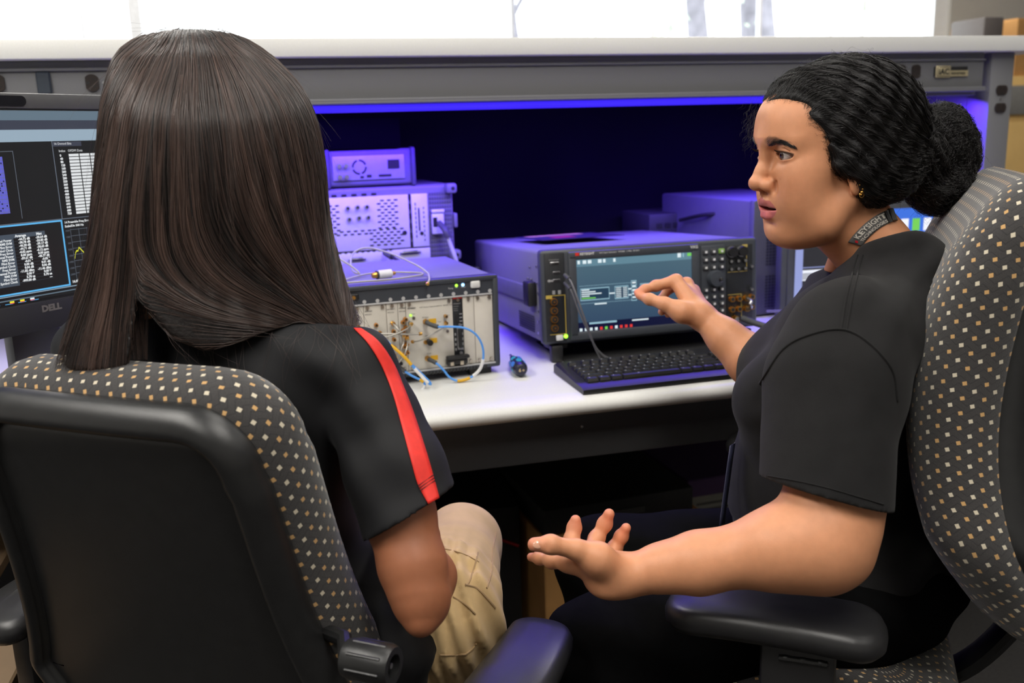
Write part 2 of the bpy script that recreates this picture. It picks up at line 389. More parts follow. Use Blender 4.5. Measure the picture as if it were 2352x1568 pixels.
# the lit screen
scr_bg = bpy.data.materials.new('screen blue'); scr_bg.use_nodes = True
_n = scr_bg.node_tree; _p = _n.nodes['Principled BSDF']; _p.inputs['Base Color'].default_value = (.004, .005, .006, 1); _p.inputs['Roughness'].default_value = .16
_tc = _n.nodes.new('ShaderNodeTexCoord'); _sp = _n.nodes.new('ShaderNodeSeparateXYZ'); _cr = _n.nodes.new('ShaderNodeValToRGB'); _mp = _n.nodes.new('ShaderNodeMapRange')
_n.links.new(_tc.outputs['Object'], _sp.inputs[0]); _mp.inputs['From Min'].default_value = .02; _mp.inputs['From Max'].default_value = .17; _n.links.new(_sp.outputs['Z'], _mp.inputs['Value']); _n.links.new(_mp.outputs[0], _cr.inputs[0])
_cr.color_ramp.elements[0].color = (*srgb(52, 74, 104), 1); _cr.color_ramp.elements[1].color = (*srgb(82, 112, 128), 1)
_n.links.new(_cr.outputs[0], _p.inputs['Emission Color']); _p.inputs['Emission Strength'].default_value = .85
sx0, sx1, sz0, sz1 = fx(.15), fx(.69), fz(.905), fz(.095)
SWd, SHt = sx1 - sx0, sz1 - sz0
u_ = lambda u: sx0 + u * SWd
v_ = lambda v: sz1 - v * SHt
b = MB(); b.box2(sx0 - .004, sx1 + .004, -.001, .004, sz0 - .003, sz1 + .003, .001); b.build('screen_glass', M('black screen glass', (.006, .006, .007), .12), G)
b = MB(); b.rect(sx0, sx1, sz0, sz1, -.0016); scr = b.build('screen', scr_bg, G)
em_w = EM('display white', srgb(225, 240, 245), 1.0); em_line = EM('display pale blue', srgb(150, 190, 205), 1.0); em_bar = EM('display bar', srgb(98, 134, 150), 1.0)
em_navy = EM('display navy', srgb(16, 20, 52), 1.0); em_red = EM('display red', srgb(225, 60, 55), 1.0); em_grn = EM('display green', srgb(120, 210, 90), 1.0); em_blk = EM('display box', srgb(38, 62, 84), 1.0)
em_yel = EM('display yellow', srgb(235, 235, 60), 1.0); em_cy = EM('display cyan', srgb(95, 180, 235), 1.0)
b = MB()
Q = lambda a, c, d, e, mi, y=-.0021: b.rect(u_(a), u_(c), v_(e), v_(d), y, mi)
Q(0, 1, 0, .125, 2, -.00175); Q(0, 1, .855, .985, 3, -.00175); Q(.1, .33, .86, .885, 4); Q(.46, .6, .87, .888, 0)
for k, c in enumerate([0, 0, 0, 0, 5, 6, 5, 0, 5, 5, 5]): Q(.02 + .042 * k, .042 + .042 * k, .93, .968, c)
for k, c in enumerate([0, 5, 5, 0, 0]): Q(.86 + .028 * k, .876 + .03 * k, .9, .935, c)
for k, w in enumerate([.02, .03, .03, .0, .03, .02, .0, .02]): 
    if w: Q(.02 + .042 * k, .02 + .042 * k + w, .045, .09, 0)
Q(.86, .89, .03, .09, 0); Q(.905, .915, .03, .09, 1); Q(.945, .98, .04, .08, 6)
def obox(a, c, d, e):
    Q(a, c, d, e, 7, -.0019)
    for (p, q, r_, s_) in ((a, c, d, d + .012), (a, c, e - .012, e), (a, a + .004, d, e), (c - .004, c, d, e)): Q(p, q, r_, s_, 1)
for k in range(28):
    Q(.03 + k * .0155, .039 + k * .0155, .375, .381, 1); Q(.03 + k * .0155, .039 + k * .0155, .605, .611, 1)
obox(.035, .275, .41, .57); obox(.32, .435, .41, .58); obox(.46, .505, .35, .42); obox(.46, .505, .435, .5); obox(.46, .505, .515, .62); obox(.535, .62, .4, .56)
for (p, q, r_) in ((.275, .32, .49), (.435, .46, .45), (.435, .46, .53), (.505, .535, .47), (.62, .66, .47)): Q(p, q, r_, r_ + .016, 0)
for k in range(5): Q(.045, .11 + .05 * ((k * 7) % 3), .425 + k * .027, .439 + k * .027, 0 if k != 4 else 6)
for k in range(6): Q(.33, .375, .43 + k * .024, .44 + k * .024, 0); Q(.39, .425, .43 + k * .024, .44 + k * .024, 0)
for k in range(5): Q(.468, .498, .37 + k * .048, .392 + k * .048, 0)
for k in range(4): Q(.545, .61, .42 + k * .03, .435 + k * .03, 0)
Q(.15, .25, .615, .632, 0)
b.build('screen_graphics', [em_w, em_line, em_bar, em_navy, em_line, em_red, em_grn, em_blk], scr)
# writing on the front
b = MB(); b.box(fx(.158), -.0055, fz(.062), .008, .0005, .006, mi=1); b.ftext('KEYSIGHT', .0068, fx(.17), -.0056, fz(.074), bold=.0002); b.ftext('VXG Signal Generator   M9384B   1 MHz - 44 GHz', .0042, fx(.255), -.0056, fz(.07)); b.ftext('VXG', .0085, fx(.672), -.0056, fz(.08), bold=.0002)
b.build('lettering', [white_ink, M('red mark', (.7, .03, .02), .5)], G)
# left column: display port, usb, sockets, power
b = MB(); b.box2(fx(.04), fx(.08), -.004, 0, fz(.155), fz(.125), .002); b.box2(fx(.042), fx(.078), -.0045, -.002, fz(.15), fz(.132), .001, mi=1); b.build('display_port', [steel, black_ink], G)
for z in (.235, .315):
    b = MB(); b.box2(fx(.05), fx(.083), -.0035, 0, fz(z + .018), fz(z - .01), .0015); b.box2(fx(.054), fx(.08), -.004, -.001, fz(z + .012), fz(z - .004), mi=1); b.build('usb_port', [M('port metal', (.3, .3, .32), .35, 1), black_ink], G)
b = MB(); b.ftext('DisplayPort', .0045, fx(.058), -.0024, fz(.112), align_x='CENTER'); 
for k, z in enumerate((.44, .45)): b.box(fx(.052 + .025 * k), -.0024, fz(.445), .006, .0006, .008)
b.box(fx(.04), -.0024, fz(.322), .012, .0006, .004); b.ball((fx(.034), -.0024, fz(.322)), .003, (1, .2, 1)); b.build('port_marks', grey_ink, G)
for k in range(4):
    z = fz(.54 + .092 * k)
    b = MB(); b.cyl((fx(.048), 0, z), (fx(.048), -.009, z), .0078, .0074, 20); b.cyl((fx(.048), -.0088, z), (fx(.048), -.0095, z), .0058, n=16, mi=1); b.cyl((fx(.048), -.0094, z), (fx(.048), -.012, z), .0018, n=8, mi=0)
    b.build('coaxial_jack', [orange_gold, black_ink], G)
b = MB(); 
for (a, c, d, e) in ((.03, .1, .475, .481), (.03, .1, .885, .891), (.0985, .1015, .475, .891)): b.box2(fx(a), fx(c), -.0028, -.0015, fz(e), fz(d))
b.box(fx(.03), -.003, fz(.49), .013, .001, .007); b.build('gold_outline', M('gold ink', (.55, .4, .08), .5), G)
b = MB(); b.box2(fx(.055), fx(.085), -.006, 0, fz(.955), fz(.895), .002); b.build('power_button', white_pl, G)
b = MB(); b.cyl((fx(.0975), -.001, fz(.915)), (fx(.0975), -.004, fz(.915)), .0042, n=16); b.build('power_lamp', ledg, G)
# keypad
for r_ in range(3):
    for c in range(3):
        b = MB(); b.box(fx(.745 + .038 * c), -.004, fz(.13 + .085 * r_), .0135, .006, .0105, .002, 2); b.box(fx(.745 + .038 * c), -.0073, fz(.13 + .085 * r_), .005, .0004, .0045, mi=1)
        b.build('key', [M('green key', srgb(130, 170, 80), .5) if (r_, c) == (0, 2) else key_m, white_ink], G)
for r_ in range(5):
    for c in range(3):
        b = MB(); b.box(fx(.745 + .038 * c), -.004, fz(.545 + .078 * r_), .0125, .006, .0095, .002, 2); b.box(fx(.745 + .038 * c), -.0073, fz(.545 + .078 * r_), .0045, .0004, .0045, mi=1)
        b.build('key', [key_m, white_ink], G)
b = MB(); b.lathe([(.0175, 0), (.0172, .012), (.016, .0165), (.0, .018)], 40, TR(fx(.785), -.003, fz(.42), R(90))); b.lathe([(.0048, .0), (.0048, .0015), (.0035, .002)], 16, TR(fx(.80), -.0195, fz(.435), R(90)), 1); b.build('tuning_knob', [bezel_m, M('polished knob dimple', (.2, .2, .21), .15, 1)], G)
# rf connectors
def jack(x, z, r_, mats, l=.012):
    b = MB(); b.cyl((x, 0, z), (x, -l * .5, z), r_ * 1.15, n=6); b.cyl((x, -l * .5, z), (x, -l, z), r_, n=18); b.cyl((x, -l, z), (x, -l - .0006, z), r_ * .72, n=14, mi=1); b.build('coaxial_jack', mats, G)
for c in range(2):
    for r_ in range(2): jack(fx(.866 + .034 * c), fz(.665 + .115 * r_), .0058, [orange_gold, black_ink])
for r_ in range(2):
    jack(fx(.933), fz(.665 + .115 * r_), .0062, [gold, black_ink], .016); jack(fx(.962), fz(.655 + .115 * r_), .0052, [orange_gold, black_ink])
b = MB(); b.tube(smooth_path([(fx(.933), -.016, fz(.665)), (fx(.936), -.027, fz(.69)), (fx(.929), -.029, fz(.72)), (fx(.937), -.027, fz(.755)), (fx(.933), -.016, fz(.78))]), .0034, 10); b.build('jumper', steel, G)
jack(fx(.88), fz(.885), .0072, [gold, steel], .018)
for c in range(2):
    b = MB(); b.cyl((fx(.868 + .048 * c), 0, fz(.145)), (fx(.868 + .048 * c), -.016, fz(.145)), .0105, n=24); b.cyl((fx(.868 + .048 * c), -.004, fz(.145)), (fx(.868 + .048 * c), -.0075, fz(.145)), .0118, n=24, mi=1); b.build('capped_jack', [black_plastic, steel], G)
for c in range(3):
    for r_ in range(2): jack(fx(.865 + .034 * c), fz(.25 + .085 * r_), .0042, [M('dark jack %d%d' % (c, r_), (.06, .06, .06), .35, .8), steel], .008)
jack(fx(.965), fz(.32), .004, [dark_grey, steel], .008); jack(fx(.965), fz(.575), .004, [dark_grey, steel], .008)
b = MB()
for (a, c, d, e) in ((.852, .945, .365, .371), (.942, .945, .16, .368), (.852, .918, .615, .621), (.915, .918, .618, .87)): b.box2(fx(a), fx(c), -.003, -.0015, fz(e), fz(d))
b.box(fx(.935), -.003, fz(.09), .012, .001, .006); b.build('gold_outline', mt('gold ink2', (.5, .38, .1), .5), G)
# side strap handle, rivets, vents
for s_ in (-1, 1):
    b = MB(); xs = s_ * (W_ / 2 - .002)
    b.box2(xs, xs + s_ * .012, .075, D_ - .06, .083, .118, .004, 2, mi=0); b.box2(xs - s_ * .001, xs + s_ * .017, .045, .085, .076, .127, .003, 2, mi=1); b.box2(xs, xs + s_ * .017, D_ - .075, D_ - .04, .076, .127, .003, 2, mi=1)
    b.build('side_handle', [M('handle strap', (.12, .12, .15), .5), black_plastic], G)
    b = MB()
    for (y, z) in ((.035, .16), (.035, .125), (.033, .105), (.033, .068), (.033, .045), (.035, .022), (.085, .155), (.1, .13), (.075, .13)): b.cyl((xs, y, z), (xs + s_ * .002, y, z), .0028, n=10)
    b.build('rivets', steel, G)
    b = MB()
    for y in range(14):
        for z in range(7): b.box(xs, .07 + y * .0085, .02 + z * .0052, .001, .005, .003)
    b.build('side_vent', M('vent shadow', (.05, .05, .06), .7), G)
for s_ in (-1, 1):
    b = MB(); b.box2(s_ * .205 - .02, s_ * .205 + .02, .02, .06, -.012, .004, .002); b.box2(s_ * .215 - .012, s_ * .215 + .012, -.004, .016, -.0355, -.002, .003); b.build('front_foot', black_plastic, G)
    b = MB(); b.box2(s_ * .205 - .02, s_ * .205 + .02, D_ - .07, D_ - .03, -.003, .004, .001); b.build('rear_foot', black_plastic, G)
# cards lying on the generator
t = empty('printed_card', (.69, 1.98, .985), (R(-3.4), 0, R(4)), 'dark printed card with red and tan patches lying on the tilted instrument', 'card')
b = MB(); b.box2(-.1, .1, 0, .2, 0, .001); b.build('sheet', M('dark purple print', (.03, .02, .06), .4), t)
b = MB(); b.box2(-.05, .0, .05, .1, .001, .0016); b.box2(-.08, .06, .15, .19, .001, .0016, mi=1); b.build('printed_patches', [M('crimson print', (.35, .02, .08), .5), M('tan print', (.5, .28, .18), .5)], t)

# ---- modular chassis ----------------------------------------------------------------------------
PX = empty('modular_chassis', (.1955, 1.690, .76), (0, 0, R(5.6)), 'grey modular instrument chassis with off-white plug-in modules and blue cables attached', 'test instrument')
cw, z0, z1, cd = .445, .014, .197, .335
b = MB(); b.box2(-cw / 2 + .003, cw / 2 - .003, .012, cd, z0, z1 - .002, .004); b.build('casing', case_m, PX)
b = MB(); frame_ring(b, -cw / 2, cw / 2, z0, z1, -.004, .02, .0105, .004); b.box2(-cw / 2 + .006, cw / 2 - .006, .0, .018, z1 - .036, z1 - .004); b.build('front_frame', bezel_m, PX)
b = MB(); b.box2(-cw / 2 + .01, cw / 2 - .012, -.002, .014, z1 - .0385, z1 - .0355, .0008); b.box2(-cw / 2 + .01, cw / 2 - .01, -.004, .014, z0 + .0075, z0 + .0105, .0008)
for k in range(18):
    b.cyl((cw / 2 - .016 - .0245 * k, -.0008, z1 - .0315), (cw / 2 - .016 - .0245 * k, 0.002, z1 - .0315), .0036, n=14)
b.build('slot_rails', M('pale rail', (.5, .5, .5), .4), PX)
b = MB()
for k in range(60): b.box(cw / 2 - .03 - .0068 * k, -.0042, z0 + .003, .0035, .001, .0065)
b.build('bottom_vent', black_ink, PX)
b = MB(); b.box2(cw / 2 - .055, cw / 2 - .036, -.005, .004, z1 - .0235, z1 - .0095, .003, 3); b.build('power_button', white_pl, PX)
b = MB(); b.cyl((cw / 2 - .07, -.001, z1 - .0155), (cw / 2 - .07, .002, z1 - .0155), .003, n=14); b.build('status_lamp', ledb, PX)
b = MB(); b.cyl((cw / 2 - .083, -.001, z1 - .0158), (cw / 2 - .083, .002, z1 - .0158), .0028, n=14); b.build('power_lamp', ledg, PX)
b = MB(); b.ftext('Temp', .0045, cw / 2 - .1, -.0012, z1 - .0215); b.ftext('Fan', .0035, cw / 2 - .086, -.0012, z1 - .0205); b.ftext('Power', .0035, cw / 2 - .074, -.0012, z1 - .0205); b.build('lettering', white_ink, PX)
b = MB(); b.box2(-.084, -.048, -.003, .004, z1 - .0275, z1 - .014, .005, 3, mi=0)
for x in (-.074, -.059): b.cyl((x, -.003, z1 - .021), (x, -.009, z1 - .021), .0035, n=14, mi=1)
b.build('clock_jacks', [black_plastic, gold], PX)
zt, zb = z1 - .0385, z0 + .0105
def module(x0, x1, mat):
    b = MB(); b.box2(x0 + .0004, x1 - .0004, .001, .012, zb, zt, .0006)
    o = b.build('module', mat, PX)
    for x in ([x0 + .007, x1 - .007] if x1 - x0 > .03 else [(x0 + x1) / 2]):
        for z in (zt - .005, zb + .006): b = MB(); b.cyl((x, .001, z), (x, -.003, z), .0032, n=12); b.build('captive_screw', mt('nickel', (.55, .5, .42), .35, 1), o)
    return o
def mjack(o, x, z, r_=.0036, l=.008, m=None):
    b = MB(); b.cyl((x, .001, z), (x, -l * .45, z), r_ * 1.2, n=6); b.cyl((x, -l * .45, z), (x, -l, z), r_, n=14); b.cyl((x, -l, z), (x, -l - .0004, z), r_ * .6, n=10, mi=1); b.build('coaxial_jack', [m or gold, black_ink], o)
edges = [-.2115, -.187, -.1625, -.138, -.1135, -.089, -.065, -.041, .0015, .0235, .0385]
for a, c in zip(edges[:-1], edges[1:]):
    o = module(a, c, off_white); b = MB()
    b.ftext('KEYSIGHT', .0032, a + .002, .0006, zt - .0125); b.ftext('M9%d0A' % (200 + int((a + 1) * 100) % 90), .0032, a + .002, .0006, zt - .0185)
    for k in range(2): b.ftext('CLK %d' % k, .0024, a + .003, .0006, zt - .04 - .02 * k)
    b.build('lettering', black_ink, o)
    if a > -.12:
        n = 6 if c < -.03 else 5
        for k in range(n): mjack(o, (a + c) / 2 + (.006 if (k % 2 and c - a > .03) else 0), zt - .038 - .0155 * k, .0034, .007, orange_gold)
        if c - a < .02:
            for k in range(5): mjack(o, (a + c) / 2 + .005, zt - .032 - .016 * k, .0034, .010, orange_gold)
    if a > -.05 and c < .01:
        b = MB(); b.box2(a + .006, a + .019, -.0002, .001, zt - .062, zt - .05); b.build('yellow_sticker', yellow, o)
# wide transceiver module
o = module(.0385, .1305, off_white); b = MB()
b.ftext('KEYSIGHT', .0036, .042, .0006, zt - .0145, bold=.0001); b.ftext('VXT Vector Transceiver', .0036, .065, .0006, zt - .0145); b.ftext('M9411A   380 MHz - 6 GHz', .0034, .1, .0006, zt - .0145, sx=.8)
for (tx, x, z) in (('RF Output', .07, -.034), ('RF In', .074, -.07), ('RF Half', .075, -.105), ('Access', .048, -.025), ('Trig 1', .118, -.034), ('Trig 2', .1, -.045)): b.ftext(tx, .0028, x, .0006, zt + z)
b.build('lettering', black_ink, o)
b = MB()
for z in (-.041, -.079, -.113): b.box2(.082, .0965, -.0002, .001, zt + z - .005, zt + z + .004)
b.build('yellow_sticker', yellow, o)
mjack(o, .0755, zt - .041, .0048, .010, gold); mjack(o, .0755, zt - .113, .0048, .010, gold); mjack(o, .115, zt - .034, .003, .009); mjack(o, .115, zt - .047, .003, .009); mjack(o, .045, zt - .040, .003, .01, steel)
b = MB(); b.cyl((.08, .001, zt - .081), (.08, -.012, zt - .081), .0056, n=20); b.cyl((.0735, .001, zt - .081), (.0735, -.004, zt - .081), .004, n=12, mi=1); b.build('capped_jack', [black_plastic, gold], o)
b = MB(); b.cyl((.0475, .001, zt - .0265), (.0475, -.001, zt - .0265), .002, n=10); b.build('status_lamp', ledg, o)
b = MB()
for (x, z) in ((.053, -.032), (.118, -.064)): b.cyl((x, .001, z + zt), (x, -.0015, z + zt), .0028, n=12)
b.build('panel_screw', M('panel screw', (.25, .22, .2), .4, 1), o)
# black interface module
o = module(.1305, .1505, inset_m); b = MB(); b.box2(.1315, .1495, -.0002, .002, zt - .003, zt); b.build('red_edge', mt('red mark2', (.5, .02, .02), .5), o)
b = MB(); b.ftext('KEYSIGHT', .0032, .132, .0006, zt - .0135, bold=.0001)
for k, tx in enumerate(('M9036A', 'System', 'Module')): b.ftext(tx, .003, .132, .0006, zt - .0185 - .004 * k)
for k in range(4): b.box(.146, .0006, zt - .033 - .007 * k, .006, .0004, .002)
for k in range(4): b.box(.1335, .0006, zt - .072 - .01 * k, .003, .0004, .005); b.box(.1485, .0006, zt - .072 - .01 * k, .002, .0004, .005)
b.build('lettering', grey_ink, o)
b = MB(); b.box2(.135, .139, -.001, .002, zt - .048, zt - .032, .0005); b.build('card_slot', black_ink, o)
b = MB(); b.box2(.137, .1475, -.001, .004, zt - .104, zt - .056, .002, mi=1); b.box2(.1385, .146, -.006, .004, zt - .099, zt - .061, .002, mi=0); b.cyl((.1423, -.001, zt - .109), (.1423, -.006, zt - .109), .0035, n=6, mi=1); b.cyl((.1423, -.001, zt - .0535), (.1423, -.006, zt - .0535), .003, n=6, mi=1); b.build('interface_socket', [black_plastic, M('grey shell', (.35, .35, .36), .4, .8)], o)
for (a, c) in ((.1505, .1735), (.1735, .2115)): module(a, c, off_white)
for x in (-.02, .112):
    b = MB(); b.box2(x, x + .0415, -.010, .002, zb + .004, zb + .0175, .002); b.box2(x - .002, x + .044, -.018, -.004, zb + .0165, zb + .0235, .003, 2); b.box2(x + .006, x + .013, -.0112, -.008, zb + .003, zb + .011, .001, mi=1); b.box2(x + .026, x + .033, -.0112, -.008, zb + .003, zb + .011, .001, mi=1); b.build('ejector_handle', [black_plastic, M('cream screw', (.6, .52, .4), .5)], PX)
for s_ in (-1, 1):
    b = MB(); b.box2(s_ * .185 - .0225, s_ * .185 + .0225, .01, .04, 0, z0 + .001, .001); b.box2(s_ * .185 - .02, s_ * .185 + .02, cd - .05, cd - .02, 0, z0 + .001, .001); b.build('foot', black_plastic, PX)

# cables plugged into the chassis (each is a thing of its own)
blue = M('sky blue cable jacket', srgb(84, 156, 238), .45)
boot = M('charcoal cable boot', (.06, .062, .066), .6)
PXm = Matrix.Translation((.1955, 1.690, .76)) @ Euler((0, 0, R(5.6))).to_matrix().to_4x4()
cz = .76
def cable(name, pts, r_, mat, label, cat='cable', group=None, boots=(), sleeves=(), T=I4, ends=()):
    P = smooth_path([T @ Vector(p) for p in pts], 10); n = len(P) - 1
    root = tag(MB().tube(P, r_, 10).build(name, mat), label, cat, group)
    seg = lambda a, c: [P[i] for i in range(int(a * n), max(int(a * n) + 2, int(c * n) + 1))]
    for (a, c, rr) in boots: MB().tube(seg(a, c), lambda u: rr, 12).build('cable_boot', boot, root)
    for (a, c, m, tx) in sleeves:
        s_ = seg(a, c); MB().tube(s_, r_ * 1.45, 12).build('cable_label', m, root)
    for (e, m, rr) in ends:
        MB().tube([P[0] if e == 0 else P[-1], P[2] if e == 0 else P[-3]], rr, 10).build('connector', m, root)
    return root
white_lab = M('white cable label', (.8, .8, .8), .5)
zq = lambda z: zt + z
cable('coaxial_cable', [(.0755, -.010, zq(-.041)), (.079, -.022, zq(-.043)), (.09, -.034, zq(-.0465)), (.108, -.04, zq(-.047)), (.135, -.05, zq(-.050)), (.155, -.055, zq(-.062)), (.167, -.056, zq(-.082)), (.1705, -.055, zq(-.106)), (.166, -.05, zq(-.130)), (.155, -.044, zq(-.1445)), (.14, -.04, zq(-.1525)), (.122, -.037, zq(-.154)), (.108, -.034, zq(-.146)), (.098, -.031, zq(-.132)), (.089, -.026, zq(-.121)), (.0815, -.018, zq(-.1155)), (.0755, -.010, zq(-.113))], .0021, blue,
      'blue cable looping out at the right of the chassis front between two ports', group='blue chassis cables', boots=((.0, .13, .0042), (.9, 1, .0042)), sleeves=((.46, .575, white_lab, ''), (.605, .69, yellow, '')), T=PXm)
cable('coaxial_cable', [(-.022, -.012, zq(-.052)), (-.012, -.03, zq(-.060)), (.0, -.042, zq(-.073)), (.018, -.052, zq(-.092)), (.035, -.058, zq(-.115)), (.052, -.062, zq(-.137)), (.062, -.062, zq(-.1475)), (.0615, -.058, zq(-.143)), (.044, -.05, zq(-.122)), (.024, -.04, zq(-.1)), (.006, -.025, zq(-.082)), (-.004, -.012, zq(-.075))], .0021, blue,
      'blue cable doubling back beside the red-striped sleeve, with yellow and white labels', group='blue chassis cables', boots=((0, .1, .004), (.93, 1, .004)), sleeves=((.17, .34, yellow, ''), (.37, .5, white_lab, '')), T=PXm)
cable('coaxial_cable', [(.0135, -.012, zq(-.118)), (.022, -.024, zq(-.125)), (.036, -.036, zq(-.135)), (.05, -.044, zq(-.143)), (.056, -.047, zq(-.152)), (.048, -.048, zq(-.161)), (.028, -.046, zq(-.166)), (.0, -.04, zq(-.168)), (-.04, -.03, zq(-.166))], .0021, blue,
      'blue cable running low along the chassis bottom edge toward the red-striped sleeve', group='blue chassis cables', boots=((0, .16, .0042),), sleeves=((.36, .43, yellow, ''), (.5, .62, white_lab, '')), T=PXm)
semi = M('dull silver semi-rigid cable', (.42, .40, .36), .35, .8)
for k, (p, lab) in enumerate([
    ([(.046, -.012, zq(-.040)), (.03, -.03, zq(-.046)), (.0, -.034, zq(-.054)), (-.03, -.03, zq(-.057)), (-.075, -.02, zq(-.055))], 'upper silver cable bowing left across the chassis modules'),
    ([(.06, -.026, zq(-.058)), (.036, -.032, zq(-.056)), (.005, -.03, zq(-.052)), (-.03, -.026, zq(-.05)), (-.08, -.016, zq(-.052))], 'middle silver cable with a free end over the white transceiver panel'),
    ([(.113, -.010, zq(-.048)), (.1, -.026, zq(-.052)), (.075, -.034, zq(-.061)), (.055, -.03, zq(-.07)), (.043, -.016, zq(-.074))], 'thin silver cable slanting down-left across the transceiver panel'),
    ([(.03, -.010, zq(-.062)), (.024, -.028, zq(-.072)), (.014, -.032, zq(-.09)), (.008, -.02, zq(-.1))], 'short silver jumper dropping between gold jacks, right of two'),
    ([(.008, -.010, zq(-.034)), (.016, -.028, zq(-.046)), (.022, -.03, zq(-.07)), (.012, -.024, zq(-.092)), (.006, -.012, zq(-.104))], 'longest silver jumper dropping between gold jacks, left of two'),
    ([(.036, -.012, zq(-.066)), (.03, -.03, zq(-.08)), (.02, -.034, zq(-.098)), (.01, -.03, zq(-.108)), (.004, -.012, zq(-.11))], 'pale silver jumper slanting to the lowest gold jacks')]):
    cable('semirigid_cable', p, .0014, semi, lab, group='silver chassis cables', T=PXm, ends=((0, gold, .0032), (1, gold, .0032)))
# loose grey lead, attenuator and gold plug lying on the chassis lid
lid = z1 - .0005
grey_lead = M('grey lead jacket', (.42, .4, .38), .5)
def lidT(x, y, z=0): return (x, y, lid + z)
cable('grey_lead', [lidT(-.13, .2, .06), lidT(-.075, .17, .045), lidT(-.035, .14, .02), lidT(-.02, .125, .004), lidT(-.03, .15, .01), lidT(-.02, .19, .035), lidT(.012, .2, .045), lidT(.05, .16, .036), lidT(.085, .09, .018), lidT(.098, .055, .006), lidT(.094, .028, .004), lidT(.086, -.004, .001), lidT(.079, -.014, -.006)], .0019, grey_lead,
      'thin grey lead looping over the chassis lid with a gold plug hanging over its front', group='grey leads on the chassis lid', T=PXm, ends=((1, gold, .0036),))
cable('grey_lead', [lidT(-.14, .1, .003), lidT(-.09, .06, .0025), lidT(-.06, .07, .0025), lidT(-.015, .115, .003), lidT(.03, .125, .003), lidT(.075, .095, .003), lidT(.092, .068, .0035), lidT(.08, .05, .0025), lidT(.03, .03, .0025), lidT(-.03, .03, .0025), lidT(-.07, .033, .0025), lidT(-.085, .05, .0025), lidT(-.09, .085, .0025)], .0019, grey_lead,
      'thin grey lead lying in a flat loop on the purple-lit chassis lid', group='grey leads on the chassis lid', T=PXm)
at = empty('attenuator', (PXm @ Vector((.016, .062, lid + .0085))).to_tuple(), (0, 0, R(18)), 'small white barrel adapter with gold ends lying on the chassis lid', 'adapter')
T90 = TR(0, 0, 0, 0, R(90), 0)
b = MB(); b.lathe([(.0078, -.014), (.0085, -.0132), (.0085, .0132), (.0078, .014)], 28, T90); b.build('barrel', M('white satin barrel', (.75, .75, .77), .35), at)
b = MB(); b.lathe([(.0082, -.0172), (.0082, -.014)], 24, T90, 1); b.lathe([(.0045, -.026), (.006, -.024), (.0062, -.0172)], 18, T90); b.build('plug', [gold, dark_grey], at)
b = MB(); b.lathe([(.0048, .014), (.0042, .019), (.0034, .0192), (.0034, .022)], 18, T90); b.build('socket', gold, at)

# ---- stack at the back: box, instrument rear, small supply, dark case -------------------------------
violet_white = M('pale steel rear panel', (.78, .78, .8), .4, .2, noise=.03)
t = empty('supply_case', (.17, 2.12, .76), (0, 0, R(5)), 'dark equipment case underneath the instrument with the slotted rear panel', 'equipment case')
b = MB(); b.box2(-.25, .25, .0, .4, .006, .164, .006); b.build('casing', dark_m, t)
b = MB(); b.box2(-.2, -.15, .02, .06, 0, .007); b.box2(.15, .2, .02, .06, 0, .007); b.box2(-.2, -.15, .33, .37, 0, .007); b.box2(.15, .2, .33, .37, 0, .007); b.build('foot', black_plastic, t)
A = empty('spectrum_analyzer', (.175, 2.205, .926), (0, 0, R(4)), 'pale instrument showing its slotted rear panel behind the chassis, lit violet', 'test instrument')
aw, ah = .53, .181
b = MB(); b.box2(-aw / 2, aw / 2, .006, .30, 0, ah, .008, 3); b.build('casing', case_m, A)
b = MB(); b.box2(-aw / 2 + .01, .152, .0, .01, .034, ah - .02, .001); b.box2(.159, .199, -.001, .01, .034, ah - .02, .001); b.box2(-aw / 2 + .01, .2, .0, .01, .004, .03, .001); b.build('rear_panel', violet_white, A)
b = MB()
def slots(x0, x1, za, zc, px=.0165, pz=.0072, w=.0085, h=.0028, y=-.0006):
    r_ = 0; z = za
    while z < zc:
        x = x0 + (px / 2 if r_ % 2 else 0)
        while x < x1: b.box(x, y, z, w, .0014, h); x += px
        z += pz; r_ += 1
slots(.08, .125, .085, .152); slots(.058, .135, .045, .085); slots(-.02, .06, .074, .088); slots(-.06, -.015, .078, .145); slots(-.2, -.08, .06, .145)
for k in range(14): b.box(-aw / 2 + .03 + .0235 * k, .004, ah - .016, .011, .006, .006)
for z in range(6): b.box(.1555, .003, .04 + .023 * z, .004, .006, .013)
for k in range(26): b.box(-aw / 2 + .03 + .0135 * k, .0, .0315, .006, .003, .003)
b.box(.176, -.0016, .1, .0035, .001, .055); b.cyl((.181, -.001, .066), (.181, -.002, .066), .0048, n=14); b.cyl((.139, 0, .07), (.139, -.0012, .07), .0055, n=16)
for z in range(8): b.box(.168, -.0016, .06 + .011 * z, .002, .001, .007); b.box(.188, -.0016, .05 + .011 * z, .002, .001, .005)
b.build('vent_slots', black_ink, A)
b = MB()
for r_ in range(15):
    for c in range(9): b.box(.207 + .0062 * c, .0055, .012 + .0105 * r_, .0038, .002, .006)
b.build('side_vent', M('violet vent shadow', (.1, .1, .13), .6), A)
for (x, z) in ((.005, .136), (.05, .137), (.007, .11), (.052, .112), (.028, .137), (.03, .112)):
    b = MB(); b.cyl((x, .001, z), (x, -.012, z), .0052, n=14); b.cyl((x, -.0118, z), (x, -.0124, z), .003, n=10, mi=1); b.build('bnc_jack', [steel, black_ink], A)
for (x, z, w) in ((.02, .014, .03), (.15, .022, .04), (-.07, .016, .03)):
    b = MB(); b.box(x, -.002, z, w, .006, .0085, .003, 2, mi=1); b.box(x, -.0035, z, w + .012, .003, .005, .001, mi=0); b.build('port_socket', [steel, black_ink], A)
